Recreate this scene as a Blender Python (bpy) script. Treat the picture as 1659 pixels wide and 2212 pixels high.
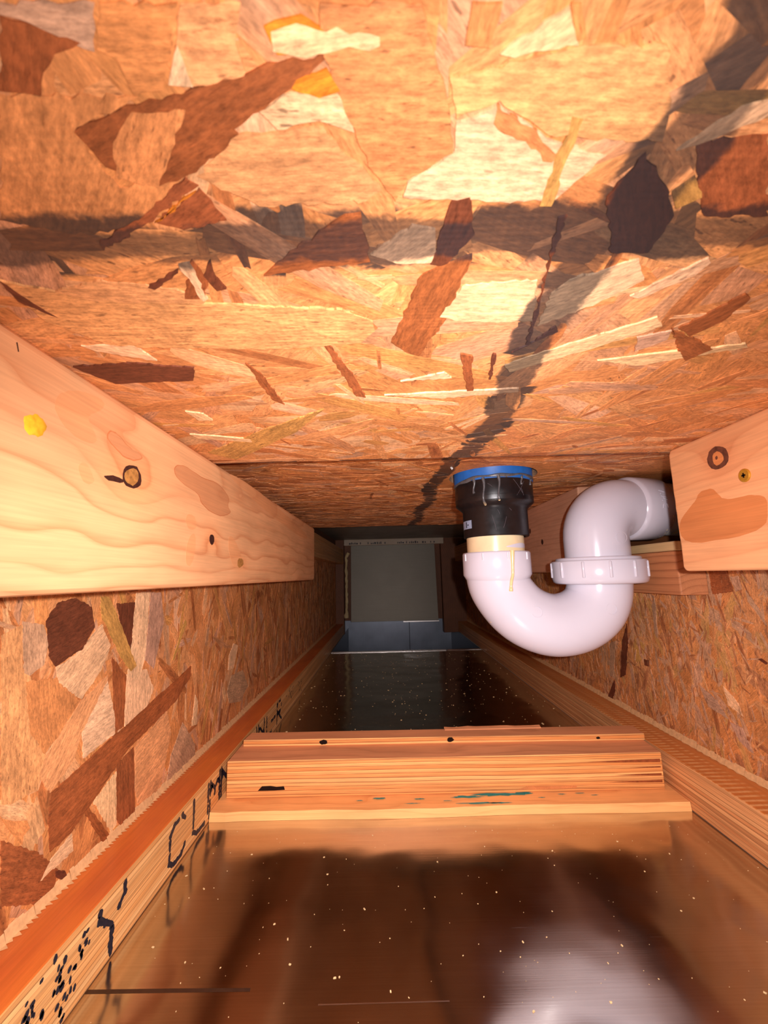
import bpy, bmesh, math, random
from mathutils import Vector, Matrix

# ------------------------------------------------------------------ scene, camera, light, exposure
for o in list(bpy.data.objects): bpy.data.objects.remove(o, do_unlink=True)
scene = bpy.context.scene
COL = scene.collection
M = 0.001                                   # the scene is written in millimetres
vs = scene.view_settings
vs.view_transform = 'Standard'; vs.look = 'None'; vs.gamma = 1.0; vs.use_curve_mapping = False
vs.exposure = 0.15

CAM = Vector((0, 0, 215))
PITCH, YAW, ROLL, FPX = 0.1538, -0.0012, -0.0245, 887.9
fwd = Vector((math.sin(YAW)*math.cos(PITCH), math.cos(YAW)*math.cos(PITCH), math.sin(PITCH)))
rgt = Vector((math.cos(YAW), -math.sin(YAW), 0)); upv = rgt.cross(fwd)
cr, sr = math.cos(ROLL), math.sin(ROLL)
R_, U_ = cr*rgt + sr*upv, -sr*rgt + cr*upv
cd = bpy.data.cameras.new('camera'); cam = bpy.data.objects.new('camera', cd); COL.objects.link(cam)
mat3 = Matrix((R_, U_, -fwd)).transposed()
cam.matrix_world = Matrix.Translation(CAM*M) @ mat3.to_4x4()
cd.sensor_fit = 'VERTICAL'; cd.sensor_height = 36.0; cd.lens = 36.0*FPX/2212.0
cd.clip_start = 0.002; cd.clip_end = 20
cd.dof.use_dof = True; cd.dof.focus_distance = 0.36; cd.dof.aperture_fstop = 26
scene.camera = cam

w = bpy.data.worlds.new('world'); scene.world = w; w.use_nodes = True
w.node_tree.nodes['Background'].inputs[0].default_value = (0.9, 0.82, 0.75, 1)
w.node_tree.nodes['Background'].inputs[1].default_value = 0.10

# the phone's flash: a wide weak emitter and a narrower strong one, a couple of centimetres from the lens
for (nm, offx, energy, cone, tilt) in (('flash_wide', 15, 1.45, 172, -10), ('flash_main', 17, 7.2, 132, -29)):
    ld = bpy.data.lights.new(nm, 'SPOT'); fl_ = bpy.data.objects.new(nm, ld); COL.objects.link(fl_)
    fl_.matrix_world = Matrix.Translation((CAM + R_*offx + U_*7 - fwd*4)*M) @ mat3.to_4x4() @ Matrix.Rotation(math.radians(tilt), 4, 'X')
    ld.energy = energy; ld.color = (1.0, 0.93, 0.95); ld.shadow_soft_size = 0.0025
    ld.spot_size = math.radians(cone); ld.spot_blend = 1.0
# ------------------------------------------------------------------ helpers
def lin(rgb):
    return tuple(((c/255)/12.92 if c/255 <= .04045 else ((c/255+.055)/1.055)**2.4) for c in rgb)

PLACE=None    # (anchor in the fitting's drawing, place in the bay, size) while the plumbing is built
class MB:
    """collects polygons in millimetres and links them as one mesh object"""
    def __init__(s): s.v=[]; s.f=[]; s.mi=[]; s.col=[]; s.uv=[]; s.rnd=[]; s.smooth=[]
    def face(s, pts, mi=0, col=None, uv=None, rnd=0.0, smooth=False):
        b=len(s.v); s.v += [tuple(p) for p in pts]; s.f.append(list(range(b, b+len(pts))))
        s.mi.append(mi); s.col.append(col); s.uv.append(uv); s.rnd.append(rnd); s.smooth.append(smooth)
    def mesh(s, verts, faces, mi=0, smooth=False):
        b=len(s.v); s.v += [tuple(p) for p in verts]
        for f in faces:
            s.f.append([b+i for i in f]); s.mi.append(mi); s.col.append(None); s.uv.append(None); s.rnd.append(0.0); s.smooth.append(smooth)
    def box(s, x0,x1,y0,y1,z0,z1, mi=0):
        v=[(x0,y0,z0),(x1,y0,z0),(x1,y1,z0),(x0,y1,z0),(x0,y0,z1),(x1,y0,z1),(x1,y1,z1),(x0,y1,z1)]
        s.mesh(v, [(0,3,2,1),(4,5,6,7),(0,1,5,4),(1,2,6,5),(2,3,7,6),(3,0,4,7)], mi)
    def lathe(s, prof, c, n=48, mi=0, cap=True, smooth=True):
        v=[]; f=[]
        for (r,z) in prof:
            for k in range(n):
                a=2*math.pi*k/n; v.append((c[0]+r*math.cos(a), c[1]+r*math.sin(a), z))
        for i in range(len(prof)-1):
            for k in range(n): f.append((i*n+k, i*n+(k+1)%n, (i+1)*n+(k+1)%n, (i+1)*n+k))
        if prof[0][1] > prof[-1][1]: f=[tuple(reversed(q)) for q in f]
        s.mesh(v, f, mi, smooth)
        if cap:
            s.mesh([v[k] for k in range(n)], [tuple(range(n))], mi); s.mesh([v[(len(prof)-1)*n+k] for k in range(n)], [tuple(range(n))], mi)
    def tube(s, pts, rad, n=32, mi=0, cap=True, smooth=True):
        pts=[Vector(p) for p in pts]; m=len(pts)
        rad=rad if isinstance(rad,(list,tuple)) else [rad]*m
        T=[(pts[min(i+1,m-1)]-pts[max(i-1,0)]).normalized() for i in range(m)]
        a=Vector((0,1,0)) if abs(T[0].y)<.9 else Vector((1,0,0))
        N=(a-T[0]*a.dot(T[0])).normalized(); v=[]; f=[]
        for i in range(m):
            N=(N-T[i]*N.dot(T[i])).normalized(); B=T[i].cross(N)
            for k in range(n):
                t=2*math.pi*k/n; v.append(pts[i]+(N*math.cos(t)+B*math.sin(t))*rad[i])
        for i in range(m-1):
            for k in range(n): f.append((i*n+k, i*n+(k+1)%n, (i+1)*n+(k+1)%n, (i+1)*n+k))
        s.mesh(v, f, mi, smooth)
        if cap: s.mesh(v[:n], [tuple(reversed(range(n)))], mi); s.mesh(v[-n:], [tuple(range(n))], mi)
    def build(s, name, mats, parent=None, bevel=0, segs=2, weld=False):
        me=bpy.data.meshes.new(name)
        org=Vector(parent['_o']) if parent is not None and '_o' in parent else Vector((0,0,0))
        if PLACE:
            A_,B_,K_=PLACE; s.v=[(B_[0]+(x-A_[0])*K_, B_[1]+(y-A_[1])*K_, B_[2]+(z-A_[2])*K_) for x,y,z in s.v]
        me.from_pydata([((x-org.x)*M,(y-org.y)*M,(z-org.z)*M) for x,y,z in s.v], [], s.f)
        for m_ in (mats if isinstance(mats,(list,tuple)) else [mats]): me.materials.append(m_)
        me.polygons.foreach_set('material_index', s.mi); me.polygons.foreach_set('use_smooth', s.smooth)
        if any(c is not None for c in s.col):
            ca=me.attributes.new('col','FLOAT_COLOR','CORNER'); ra=me.attributes.new('rnd','FLOAT','FACE'); ul=me.uv_layers.new(name='grain')
            cb=[]; ub=[]
            for f,c,u in zip(s.f,s.col,s.uv):
                for i in range(len(f)):
                    cb += (list(c[i]) if c and isinstance(c[0],tuple) else list(c or (.4,.22,.1)))+[1.0]; ub += list(u[i] if u else (s.v[f[i]][0], s.v[f[i]][1]))
            ca.data.foreach_set('color', cb); ra.data.foreach_set('value', s.rnd); ul.data.foreach_set('uv', ub)
        me.update()
        if weld:
            bm=bmesh.new(); bm.from_mesh(me); bmesh.ops.remove_doubles(bm, verts=bm.verts, dist=1e-6); bm.to_mesh(me); bm.free()
        o=bpy.data.objects.new(name, me); COL.objects.link(o)
        if parent is not None:
            o.parent=parent; o['_o']=tuple(org)
        else: o['_o']=(0,0,0)
        if bevel:
            b=o.modifiers.new('bevel','BEVEL'); b.width=bevel*M; b.segments=segs; b.limit_method='ANGLE'; b.angle_limit=math.radians(35)
            b.harden_normals=False
        return o

def tag(o, label=None, cat=None, group=None, kind=None):
    if label: o['label']=label
    if cat: o['category']=cat
    if group: o['group']=group
    if kind: o['kind']=kind
    return o
def empty(name, loc):
    o=bpy.data.objects.new(name, None); COL.objects.link(o); o.location=Vector(loc)*M; o.empty_display_size=.02; o['_o']=tuple(loc); return o

# ------------------------------------------------------------------ node helpers
class NT:
    def __init__(s, name):
        s.m=bpy.data.materials.new(name); s.m.use_nodes=True; s.t=s.m.node_tree; s.t.nodes.clear()
        s.out=s.n('ShaderNodeOutputMaterial'); s.b=s.n('ShaderNodeBsdfPrincipled'); s.t.links.new(s.b.outputs[0], s.out.inputs[0])
    def n(s, ty, **k):
        x=s.t.nodes.new(ty)
        for a,b in k.items(): setattr(x,a,b)
        return x
    def put(s, sock, val):
        if isinstance(val, bpy.types.NodeSocket): s.t.links.new(val, sock)
        elif val is not None:
            if isinstance(val,(tuple,list)) and len(val)==3 and sock.type=='RGBA': val=tuple(val)+(1,)
            sock.default_value=val
    def math(s, op, a, b=None, c=None, clamp=False):
        x=s.n('ShaderNodeMath', operation=op, use_clamp=clamp); s.put(x.inputs[0],a)
        if b is not None: s.put(x.inputs[1],b)
        if c is not None: s.put(x.inputs[2],c)
        return x.outputs[0]
    def vmath(s, op, a, b=None):
        x=s.n('ShaderNodeVectorMath', operation=op); s.put(x.inputs[0],a)
        if b is not None: s.put(x.inputs[1],b)
        return x.outputs[0]
    def pos(s): return s.vmath('MULTIPLY', s.n('ShaderNodeNewGeometry').outputs['Position'], (1000,1000,1000))
    def sep(s, v): x=s.n('ShaderNodeSeparateXYZ'); s.put(x.inputs[0],v); return x.outputs
    def comb(s, a,b,c): 
        x=s.n('ShaderNodeCombineXYZ')
        for i,q in enumerate((a,b,c)): s.put(x.inputs[i],q)
        return x.outputs[0]
    def noise(s, vec, sc=(1,1,1), detail=3, rough=.55, dist=0.0, off=(0,0,0)):
        v=s.vmath('ADD', s.vmath('MULTIPLY', vec, sc), off)
        x=s.n('ShaderNodeTexNoise'); s.put(x.inputs['Vector'],v); x.inputs['Scale'].default_value=1; x.inputs['Detail'].default_value=detail
        x.inputs['Roughness'].default_value=rough; x.inputs['Distortion'].default_value=dist
        return x.outputs[0]
    def mapr(s, v, a,b,c,d, smooth=False):
        x=s.n('ShaderNodeMapRange'); x.clamp=True
        if smooth: x.interpolation_type='SMOOTHSTEP'
        s.put(x.inputs[0],v)
        for i,q in enumerate((a,b,c,d)): s.put(x.inputs[i+1],q)
        return x.outputs[0]
    def mix(s, f, a, b, mode='MIX'):
        x=s.n('ShaderNodeMix', data_type='RGBA', blend_type=mode); s.put(x.inputs[0],f); s.put(x.inputs[6],a); s.put(x.inputs[7],b); return x.outputs[2]
    def scale(s, c, f): return s.mix(1.0, c, s.comb(f,f,f), 'MULTIPLY')
    def bump(s, h, strength=.3, dist=.0003):
        x=s.n('ShaderNodeBump'); x.inputs['Strength'].default_value=strength; x.inputs['Distance'].default_value=dist; s.put(x.inputs['Height'],h); s.put(s.b.inputs['Normal'],x.outputs[0])
    def done(s, col=None, rough=None, metal=None, spec=None, **k):
        s.put(s.b.inputs['Base Color'],col); s.put(s.b.inputs['Roughness'],rough); s.put(s.b.inputs['Metallic'],metal); s.put(s.b.inputs['Specular IOR Level'],spec)
        for a,v in k.items(): s.put(s.b.inputs[a.replace('_',' ')],v)
        return s.m

def osb_mat(name, weave=False, stain_and_shade=False, fine=1.0, dirt=0.0):
    t=NT(name)
    col=t.n('ShaderNodeAttribute', attribute_name='col').outputs['Color']; rnd=t.n('ShaderNodeAttribute', attribute_name='rnd').outputs['Fac']
    uvn=t.n('ShaderNodeUVMap'); uvn.uv_map='grain'; uv=uvn.outputs[0]
    p=t.pos(); X,Y,Z=t.sep(p)
    rz=t.math('MULTIPLY', rnd, 97.0); uvr=t.vmath('ADD', uv, t.comb(rz,rz,rz))
    g=t.noise(uvr,(.05*fine,.5*fine,1),6,.72); g=t.mapr(g,.3,.72,.68,1.24)
    mot=t.noise(uvr,(.30*fine,.75*fine,1),5,.75,0,(71,13,5)); g=t.math('MULTIPLY', g, t.mapr(mot,.32,.68,.62,1.34))
    fibre=t.noise(uvr,(.22*fine,1.9*fine,1),4,.7)
    pore=t.mapr(fibre,.56,.70,0,1,True); pst=t.math('MULTIPLY', pore, t.mapr(rnd,0,1,.25,.75))
    blotch=t.noise(p,(.045,.045,.045),3,.6); bl=t.mapr(blotch,.3,.7,.78,1.18)
    c=t.scale(col, t.math('MULTIPLY',g,bl))
    c=t.mix(pst, c, t.mix(1.0,c,(.34,.22,.16),'MULTIPLY'))
    speck=t.noise(uvr,(.25*fine,.8*fine,1),2,.5,0,(31,7,3)); sm=t.math('MULTIPLY', t.mapr(speck,.64,.72,0,.75,True), t.mapr(rnd,.2,.9,0,1))
    c=t.mix(sm, c, (.10,.035,.015))
    if dirt:
        dn=t.noise(p,(.22,.22,.10),6,.78,.4,(17,3,8)); c=t.mix(t.math('MULTIPLY', t.mapr(dn,.52,.66,0,1,True), dirt), c, lin((96,46,24)))
        dl=t.noise(p,(.3,.3,.08),5,.75,.2,(3,31,8)); c=t.mix(t.math('MULTIPLY', t.mapr(dl,.56,.70,0,1,True), dirt*.7), c, lin((226,176,128)))
    h=t.math('ADD', t.math('MULTIPLY',fibre,.6), t.math('MULTIPLY',g,.4))
    if weave:
        wx=t.math('SINE', t.math('MULTIPLY',X,2*math.pi/2.1)); wy=t.math('SINE', t.math('MULTIPLY',Y,2*math.pi/1.7))
        wv=t.math('MULTIPLY', t.math('ADD',wx,wy), t.mapr(t.noise(p,(.05,.05,.05),2,.5,0,(5,1,0)),.42,.62,0,.14))
        h=t.math('ADD',h,wv)
        c=t.scale(c, t.math('ADD',1.0,t.math('MULTIPLY',wv,.28)))
    if stain_and_shade:
        n1=t.math('MULTIPLY', t.math('SUBTRACT', t.noise(p,(.09,.09,.09),4,.65,0,(2,9,4)),.5), 9.0)
        jit=t.math('MULTIPLY', t.math('SUBTRACT', rnd,.5), 7.0)
        e=t.math('ADD',n1,jit)
        d1=t.math('SUBTRACT', t.math('ABSOLUTE', t.math('SUBTRACT', Y, 93.0)), 7.2)
        d2=t.math('SUBTRACT', t.math('ABSOLUTE', t.math('SUBTRACT', X, t.math('ADD', 60.5, t.math('MULTIPLY', t.math('SINE', t.math('MULTIPLY',Y,.035)),3.5)))), 8.0)
        d3=t.math('ADD', t.math('ABSOLUTE', t.math('SUBTRACT', Y, 294.0)), -1.5)  # shadow along the panel joint, darkened into the colour
        m12=t.mapr(t.math('ADD', t.math('MINIMUM',d1,d2), e), 1.2,-1.2,0,1,True)
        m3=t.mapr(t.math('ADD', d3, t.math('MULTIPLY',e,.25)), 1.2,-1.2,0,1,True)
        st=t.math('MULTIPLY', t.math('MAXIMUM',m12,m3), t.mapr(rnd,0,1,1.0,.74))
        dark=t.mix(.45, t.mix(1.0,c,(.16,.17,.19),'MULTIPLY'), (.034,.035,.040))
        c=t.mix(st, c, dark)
    t.bump(h,.35,.0004)
    return t.done(c, .62, None, .3)

def wood_mat(name, base, ring, pith, axis='y', spacing=7.0, warp=14.0, knots=(), strength=.6, seed=0.0, rough=.55, fibre=1.0, halo=(.55,.2,.06)):
    t=NT(name); p=t.pos(); X,Y,Z=t.sep(p)
    L,A,B=(Y,X,Z) if axis=='y' else (X,Y,Z)
    lv=t.comb(L,A,B)
    wn=t.math('SUBTRACT', t.noise(lv,(.0085,.03,.03),2,.5,0,(seed,seed*2,1)), .5)
    r=t.math('SQRT', t.math('ADD', t.math('POWER', t.math('SUBTRACT',A,pith[0]),2.0), t.math('POWER', t.math('SUBTRACT',B,pith[1]),2.0)))
    r=t.math('ADD', r, t.math('MULTIPLY', wn, warp))
    hm=None
    for (kl,kb,sl,sb,amp) in knots:
        q=t.math('ADD', t.math('POWER', t.math('DIVIDE', t.math('SUBTRACT',L,kl), sl),2.0), t.math('POWER', t.math('DIVIDE', t.math('SUBTRACT',B,kb), sb),2.0))
        ex=t.math('EXPONENT', t.math('MULTIPLY', q, -1.0)); r=t.math('ADD', r, t.math('MULTIPLY', ex, amp))
        hm=ex if hm is None else t.math('MAXIMUM',hm,ex)
    fr=t.math('FRACT', t.math('DIVIDE', r, spacing))
    late=t.math('ADD', t.math('POWER', fr, 5.0), t.math('MULTIPLY', t.mapr(fr,0,.10,1,0,True), .55))
    irr=t.mapr(t.noise(t.comb(r,r,r),(.05,.05,.05),1,.5,0,(seed,3,8)),.3,.7,.25,1.0)
    c=t.mix(t.math('MULTIPLY', t.math('MULTIPLY',late,irr), strength, clamp=True), base, ring)
    f1=t.noise(lv,(.02*fibre,.9*fibre,.9*fibre),3,.6,0,(seed,0,0)); f2=t.noise(lv,(.012,.035,.035),3,.6,0,(0,seed,0))
    c=t.scale(c, t.math('MULTIPLY', t.mapr(f1,.25,.75,.88,1.09), t.mapr(f2,.3,.7,.86,1.1)))
    if hm is not None: c=t.mix(t.math('MULTIPLY',hm,.42), c, t.mix(1.0,c,halo,'MULTIPLY'))
    t.bump(t.math('ADD', f1, t.math('MULTIPLY',late,.5)), .22, .0003)
    return t.done(c, rough, None, .3)

def lvl_mat(name, tones, pitch=3.2, axis='y', dark=(.16,.07,.03), rough=.55, seed=0.0, along=.012, glue=.7):
    t=NT(name); p=t.pos(); X,Y,Z=t.sep(p); L=Y if axis=='y' else X; A=X if axis=='y' else Y
    zz=t.math('ADD', Z, t.math('MULTIPLY', t.math('SUBTRACT', t.noise(t.comb(L,A,Z),(along,.04,.05),2,.5,0,(seed,0,0)),.5), 5.0))
    q=t.math('DIVIDE', zz, pitch); fl=t.math('FLOOR',q); fr=t.math('FRACT',q)
    wnz=t.n('ShaderNodeTexWhiteNoise', noise_dimensions='1D'); t.put(wnz.inputs['W'], t.math('ADD',fl,seed)); k=wnz.outputs[0]
    c=t.mix(k, tones[0], tones[1]); fn_=t.mapr(t.noise(t.comb(L,A,zz),(.004,.02,1.1),3,.6,0,(seed,2,2)),.42,.66,1.06,.66); c=t.scale(c,fn_)
    f=t.noise(t.comb(L,A,Z),(.03,.7,1.6),3,.65,0,(0,seed,0)); c=t.scale(c, t.mapr(f,.25,.75,.72,1.2))
    g=t.math('MULTIPLY', t.mapr(fr,0,.2,1,0,True), t.mapr(t.noise(t.comb(L,A,Z),(.02,.1,.3),2,.5,0,(4,seed,1)),.32,.55,.3,glue))
    c=t.mix(g, c, dark)
    t.bump(t.math('ADD', f, t.math('MULTIPLY',g,-1.0)), .25, .0003)
    return t.done(c, rough, None, .3)

def plain(name, col, rough=.5, metal=0.0, spec=.5, n=.06, sc=.15, coat=0.0, sss=0.0):
    t=NT(name); p=t.pos()
    c=t.scale(t.mix(0.0,col,col), t.mapr(t.noise(p,(sc,sc,sc),3,.6),.3,.7,1-n,1+n))
    r=t.mapr(t.noise(p,(sc*.7,sc*.7,sc*.7),2,.5,0,(9,9,9)),.3,.7,rough*.85,rough*1.15)
    m=t.done(c, r, metal, spec)
    if coat: t.b.inputs['Coat Weight'].default_value=coat; t.b.inputs['Coat Roughness'].default_value=.08
    if sss:
        t.b.inputs['Subsurface Weight'].default_value=sss; t.b.inputs['Subsurface Radius'].default_value=(1,.9,.85); t.b.inputs['Subsurface Scale'].default_value=.002
    return m

def metal_mat(name, col, rough, streak='x', dust=.0, wav=.25, rv=.17):
    t=NT(name); p=t.pos()
    sc=(.012,.9,.9) if streak=='x' else (.9,.9,.012)
    s=t.noise(p,sc,3,.6); b=t.noise(p,(.02,.02,.02),3,.6)
    c=t.scale(t.mix(0.0,col,col), t.math('MULTIPLY', t.mapr(s,.25,.75,.93,1.06), t.mapr(b,.3,.7,.93,1.05)))
    scr=t.mapr(t.noise(p,(.03,1.3,1.3),4,.7,.6,(3,3,3)),.66,.74,0,1,True)
    r=t.math('ADD', t.mapr(b,.3,.7,rough*(1-rv),rough*(1+rv)), t.math('MULTIPLY',scr,.10))
    t.bump(t.math('ADD', t.math('MULTIPLY',t.noise(p,(.010,.010,.010),2,.5,0,(1,5,2)),14.0), t.math('MULTIPLY',s,.05)), wav, .0008)
    return t.done(c, r, 1.0, .5)

# ------------------------------------------------------------------ materials
PAL={'o':lin((216,140,80)),'l':lin((230,160,102)),'p':lin((240,190,140)),'b':lin((158,86,46)),'d':lin((112,58,36)),'y':lin((222,130,36)),'k':lin((198,150,116)),'g':lin((200,146,76))}
MT={}
MT['osb_ceiling']=osb_mat('osb_subfloor_strands', weave=True, stain_and_shade=True)
MT['osb_web']=osb_mat('osb_web_strands')
MT['osb_web_fine']=osb_mat('osb_fine_web_strands', fine=1.6, dirt=.6)
MT['pine_left']=wood_mat('pale_pine', lin((236,176,124)), lin((196,112,62)), (-185,300), 'y', 9.0, 26.0, [(193,265,26,15,-14),(288,243,14,9,5),(346,229,16,8,4)], .72, 2.0, halo=(.95,.55,.28))
MT['fir_right']=wood_mat('orange_fir', lin((228,164,114)), lin((184,106,60)), (262,330), 'y', 11.0, 24.0, [(247.5,282,15,13,-9)], .5, 5.0)
MT['fir_rear']=wood_mat('pale_fir', lin((212,156,122)), lin((170,112,80)), (256,235), 'y', 6.0, 10.0, [], .5, 8.0)
MT['fir_block']=wood_mat('ringed_fir', lin((196,128,84)), lin((128,70,42)), (300,150), 'y', 6.2, 6.0, [], .85, 3.0)
MT['ply']=wood_mat('plywood_edge', lin((206,170,120)), lin((140,96,56)), (330,236), 'y', 3.0, 6.0, [], .6, 7.0)
MT['base_board']=wood_mat('orange_floor_board', lin((246,178,110)), lin((212,128,66)), (430,-30), 'x', 4.2, 12.0, [], .6, 4.0)
MT['lvl_block']=lvl_mat('laminated_block', (lin((248,182,112)), lin((230,144,76))), 3.3, 'x', lin((120,52,24)), .5, 6.0, .004, 1.0)
MT['lvl_top']=wood_mat('laminated_block_top', lin((226,154,106)), lin((176,106,68)), (470,-20), 'x', 5.0, 16.0, [], .6, 9.0)
MT['flange_side']=lvl_mat('flange_laminations', (lin((246,188,122)), lin((230,160,92))), 3.4, 'y', lin((124,68,32)), .5, 3.0, .004, .8)
MT['flange_side_r']=lvl_mat('right_flange_laminations', (lin((232,168,110)), lin((204,134,82))), 3.4, 'y', lin((110,58,28)), .5, 13.0, .004, .8)

def flange_top_mat(name, base, dark, stripes):
    t=NT(name); p=t.pos(); X,Y,Z=t.sep(p)
    f=t.noise(p,(.5,.02,.5),3,.6); b=t.noise(p,(.03,.012,.03),3,.6)
    c=t.mix(t.mapr(b,.3,.7,0,1), base, dark); c=t.scale(c, t.mapr(f,.25,.75,.85,1.1))
    h=f
    if stripes:
        w_=t.math('SINE', t.math('ADD', t.math('MULTIPLY',Y,2*math.pi/6.4), t.math('MULTIPLY', t.noise(p,(.05,.05,.05),2),1.5)))
        fade=t.mapr(t.math('ADD', X, t.math('MULTIPLY', t.noise(p,(.1,.03,.1),2),6.0)), 299,293,0,1,True)
        k=t.math('MULTIPLY', t.mapr(w_,-.2,.75,0,1,True), t.math('MULTIPLY', fade, t.mapr(t.noise(p,(.2,.008,.2),2,.5,0,(7,0,0)),.35,.55,.2,1)))
        c=t.mix(k, c, lin((240,176,112))); h=t.math('ADD', f, k)
    t.bump(h,.25,.0004)
    return t.done(c, .38, None, .45)
MT['flange_top_l']=flange_top_mat('resin_coated_flange', lin((226,122,50)), lin((200,98,46)), False)
MT['flange_top_r']=flange_top_mat('planed_flange', lin((224,136,64)), lin((204,118,56)), True)
MT['steel']=metal_mat('galvanised_floor_sheet', (.62,.58,.53), .15)
MT['steel_plate']=metal_mat('dull_end_plate', (.14,.125,.10), .5, 'x', wav=.02, rv=.03)
MT['steel_duct']=metal_mat('blue_grey_duct_sheet', (.20,.22,.26), .36, 'z', wav=.04, rv=.05)
MT['steel_edge']=metal_mat('bright_sheet_edge', (.85,.82,.78), .3, 'x', wav=.0)
MT['pvc']=plain('white_pvc', lin((214,210,221)), .2, 0, .5, .015, .03, 0, .12)
MT['pvc_pipe']=plain('dull_white_pipe', lin((206,204,200)), .4, 0, .4, .07, .08)
MT['primer']=plain('primer_stained_pvc', lin((236,212,168)), .25, 0, .5, .06, .06)
MT['glue']=plain('amber_cement', lin((238,206,150)), .15, 0, .5, .05, .2)
MT['yellowing']=plain('yellowed_cement', lin((224,212,176)), .25, 0, .5, .05, .1)
MT['abs']=plain('black_abs', lin((22,20,22)), .33, 0, .5, .25, .2)
MT['cement']=plain('grey_black_cement', lin((84,82,84)), .3, 0, .6, .3, .35)
MT['blue']=plain('blue_plastic', lin((28,98,176)), .4, 0, .5, .12, .12)
MT['label']=plain('pale_blue_label', lin((150,165,190)), .4)
MT['ink']=plain('blue_black_ink', lin((38,36,46)), .5, 0, .3, .2, .5)
MT['ink_grey']=plain('grey_print', lin((92,82,88)), .5)
MT['teal']=plain('teal_ink', lin((20,128,128)), .55, 0, .3, .2, .3)
MT['marker']=plain('brown_marker_line', lin((58,36,24)), .4, 0, .4, .15, .3)
MT['hole_shade_seam']=plain('painted_hole_shade_and_seam', lin((30,16,10)), .8, 0, .1)  # dark colour painting the shade of holes, also used for the duct seam
MT['knot']=plain('dark_knot_bark', lin((62,32,24)), .6, 0, .3, .35, .6)
MT['knot_core']=plain('tan_knot_core', lin((170,118,60)), .6, 0, .3, .35, .5)
MT['knot_ring']=plain('ringed_knot', lin((100,58,42)), .55, 0, .3, .35, .35)
MT['sap']=wood_mat('sap_stained_pine', lin((214,148,100)), lin((184,108,64)), (-185,300), 'y', 9.0, 26.0, [], .45, 2.0)
MT['sap_edge']=plain('sap_stain_margin', lin((196,120,74)), .5, 0, .3, .1, .1)
MT['sap_light']=wood_mat('faint_sap_stain', lin((234,166,112)), lin((200,118,68)), (-185,300), 'y', 9.0, 26.0, [], .45, 2.0)
MT['sap_right']=wood_mat('sap_stained_fir', lin((206,128,74)), lin((176,98,52)), (262,330), 'y', 11.0, 24.0, [], .4, 5.0)
MT['yellow_glue']=plain('yellow_glue', lin((236,180,44)), .3, 0, .5, .15, .4)
MT['zinc']=plain('yellow_zinc', lin((206,150,48)), .4, .5, .5, .15, .4)
MT['foam']=plain('cream_foam', lin((214,190,140)), .7, 0, .3, .15, .1)
MT['dust']=plain('sawdust', lin((226,192,140)), .8, 0, .2, .2, .3)
MT['rim_panel']=plain('grey_panel', lin((150,138,122)), .45, .0, .4, .08, .03)
MT['rim_strip']=plain('pale_header_strip', lin((190,170,145)), .5, 0, .4, .06, .05)
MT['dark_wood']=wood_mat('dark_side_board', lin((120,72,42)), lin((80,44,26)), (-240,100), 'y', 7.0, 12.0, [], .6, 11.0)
MT['burn']=plain('scorched_grain', lin((142,72,38)), .5, 0, .3, .3, .25)
MT['fluff']=plain('pale_glue_bead', lin((226,176,122)), .7, 0, .3, .15, .3)

# ------------------------------------------------------------------ oriented strands
def clip(poly, x0,x1,y0,y1):
    for ax,val,sg in ((0,x0,1),(0,x1,-1),(1,y0,1),(1,y1,-1)):
        out=[]
        for i in range(len(poly)):
            a,b=poly[i-1],poly[i]; ia=(a[ax]-val)*sg>=0; ib=(b[ax]-val)*sg>=0
            if ia!=ib:
                t=(val-a[ax])/(b[ax]-a[ax]); out.append((a[0]+(b[0]-a[0])*t, a[1]+(b[1]-a[1])*t))
            if ib: out.append(b)
        poly=out
        if len(poly)<3: return None
    return poly
def flake(rng, cx, cy, ang, L, W):
    ca,sa=math.cos(ang),math.sin(ang); pts=[]
    sk=rng.uniform(-.6,.6)*W; tp=rng.uniform(.45,1.0); bend=rng.uniform(-.06,.06)*L
    loc=[(-L/2,-W*.5*tp+rng.uniform(-.1,.1)*W),(-L*.17,-W*.5+bend*.5),(L*.2,-W*.48+bend*.5),(L/2-sk*.5-rng.uniform(0,.06)*L,-W*.45*rng.uniform(.3,1)),
         (L/2+rng.uniform(-.05,.03)*L,rng.uniform(-.2,.2)*W),(L/2+sk*.5,W*.45*rng.uniform(.3,1)),(L*.15,W*.5+bend*.5),(-L*.2,W*.5+bend*.5),(-L/2+sk,W*.5*tp),
         (-L/2-rng.uniform(-.03,.05)*L,rng.uniform(-.1,.2)*W)]
    for (u,v) in loc: pts.append((cx+u*ca-v*sa, cy+u*sa+v*ca))
    return pts
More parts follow.
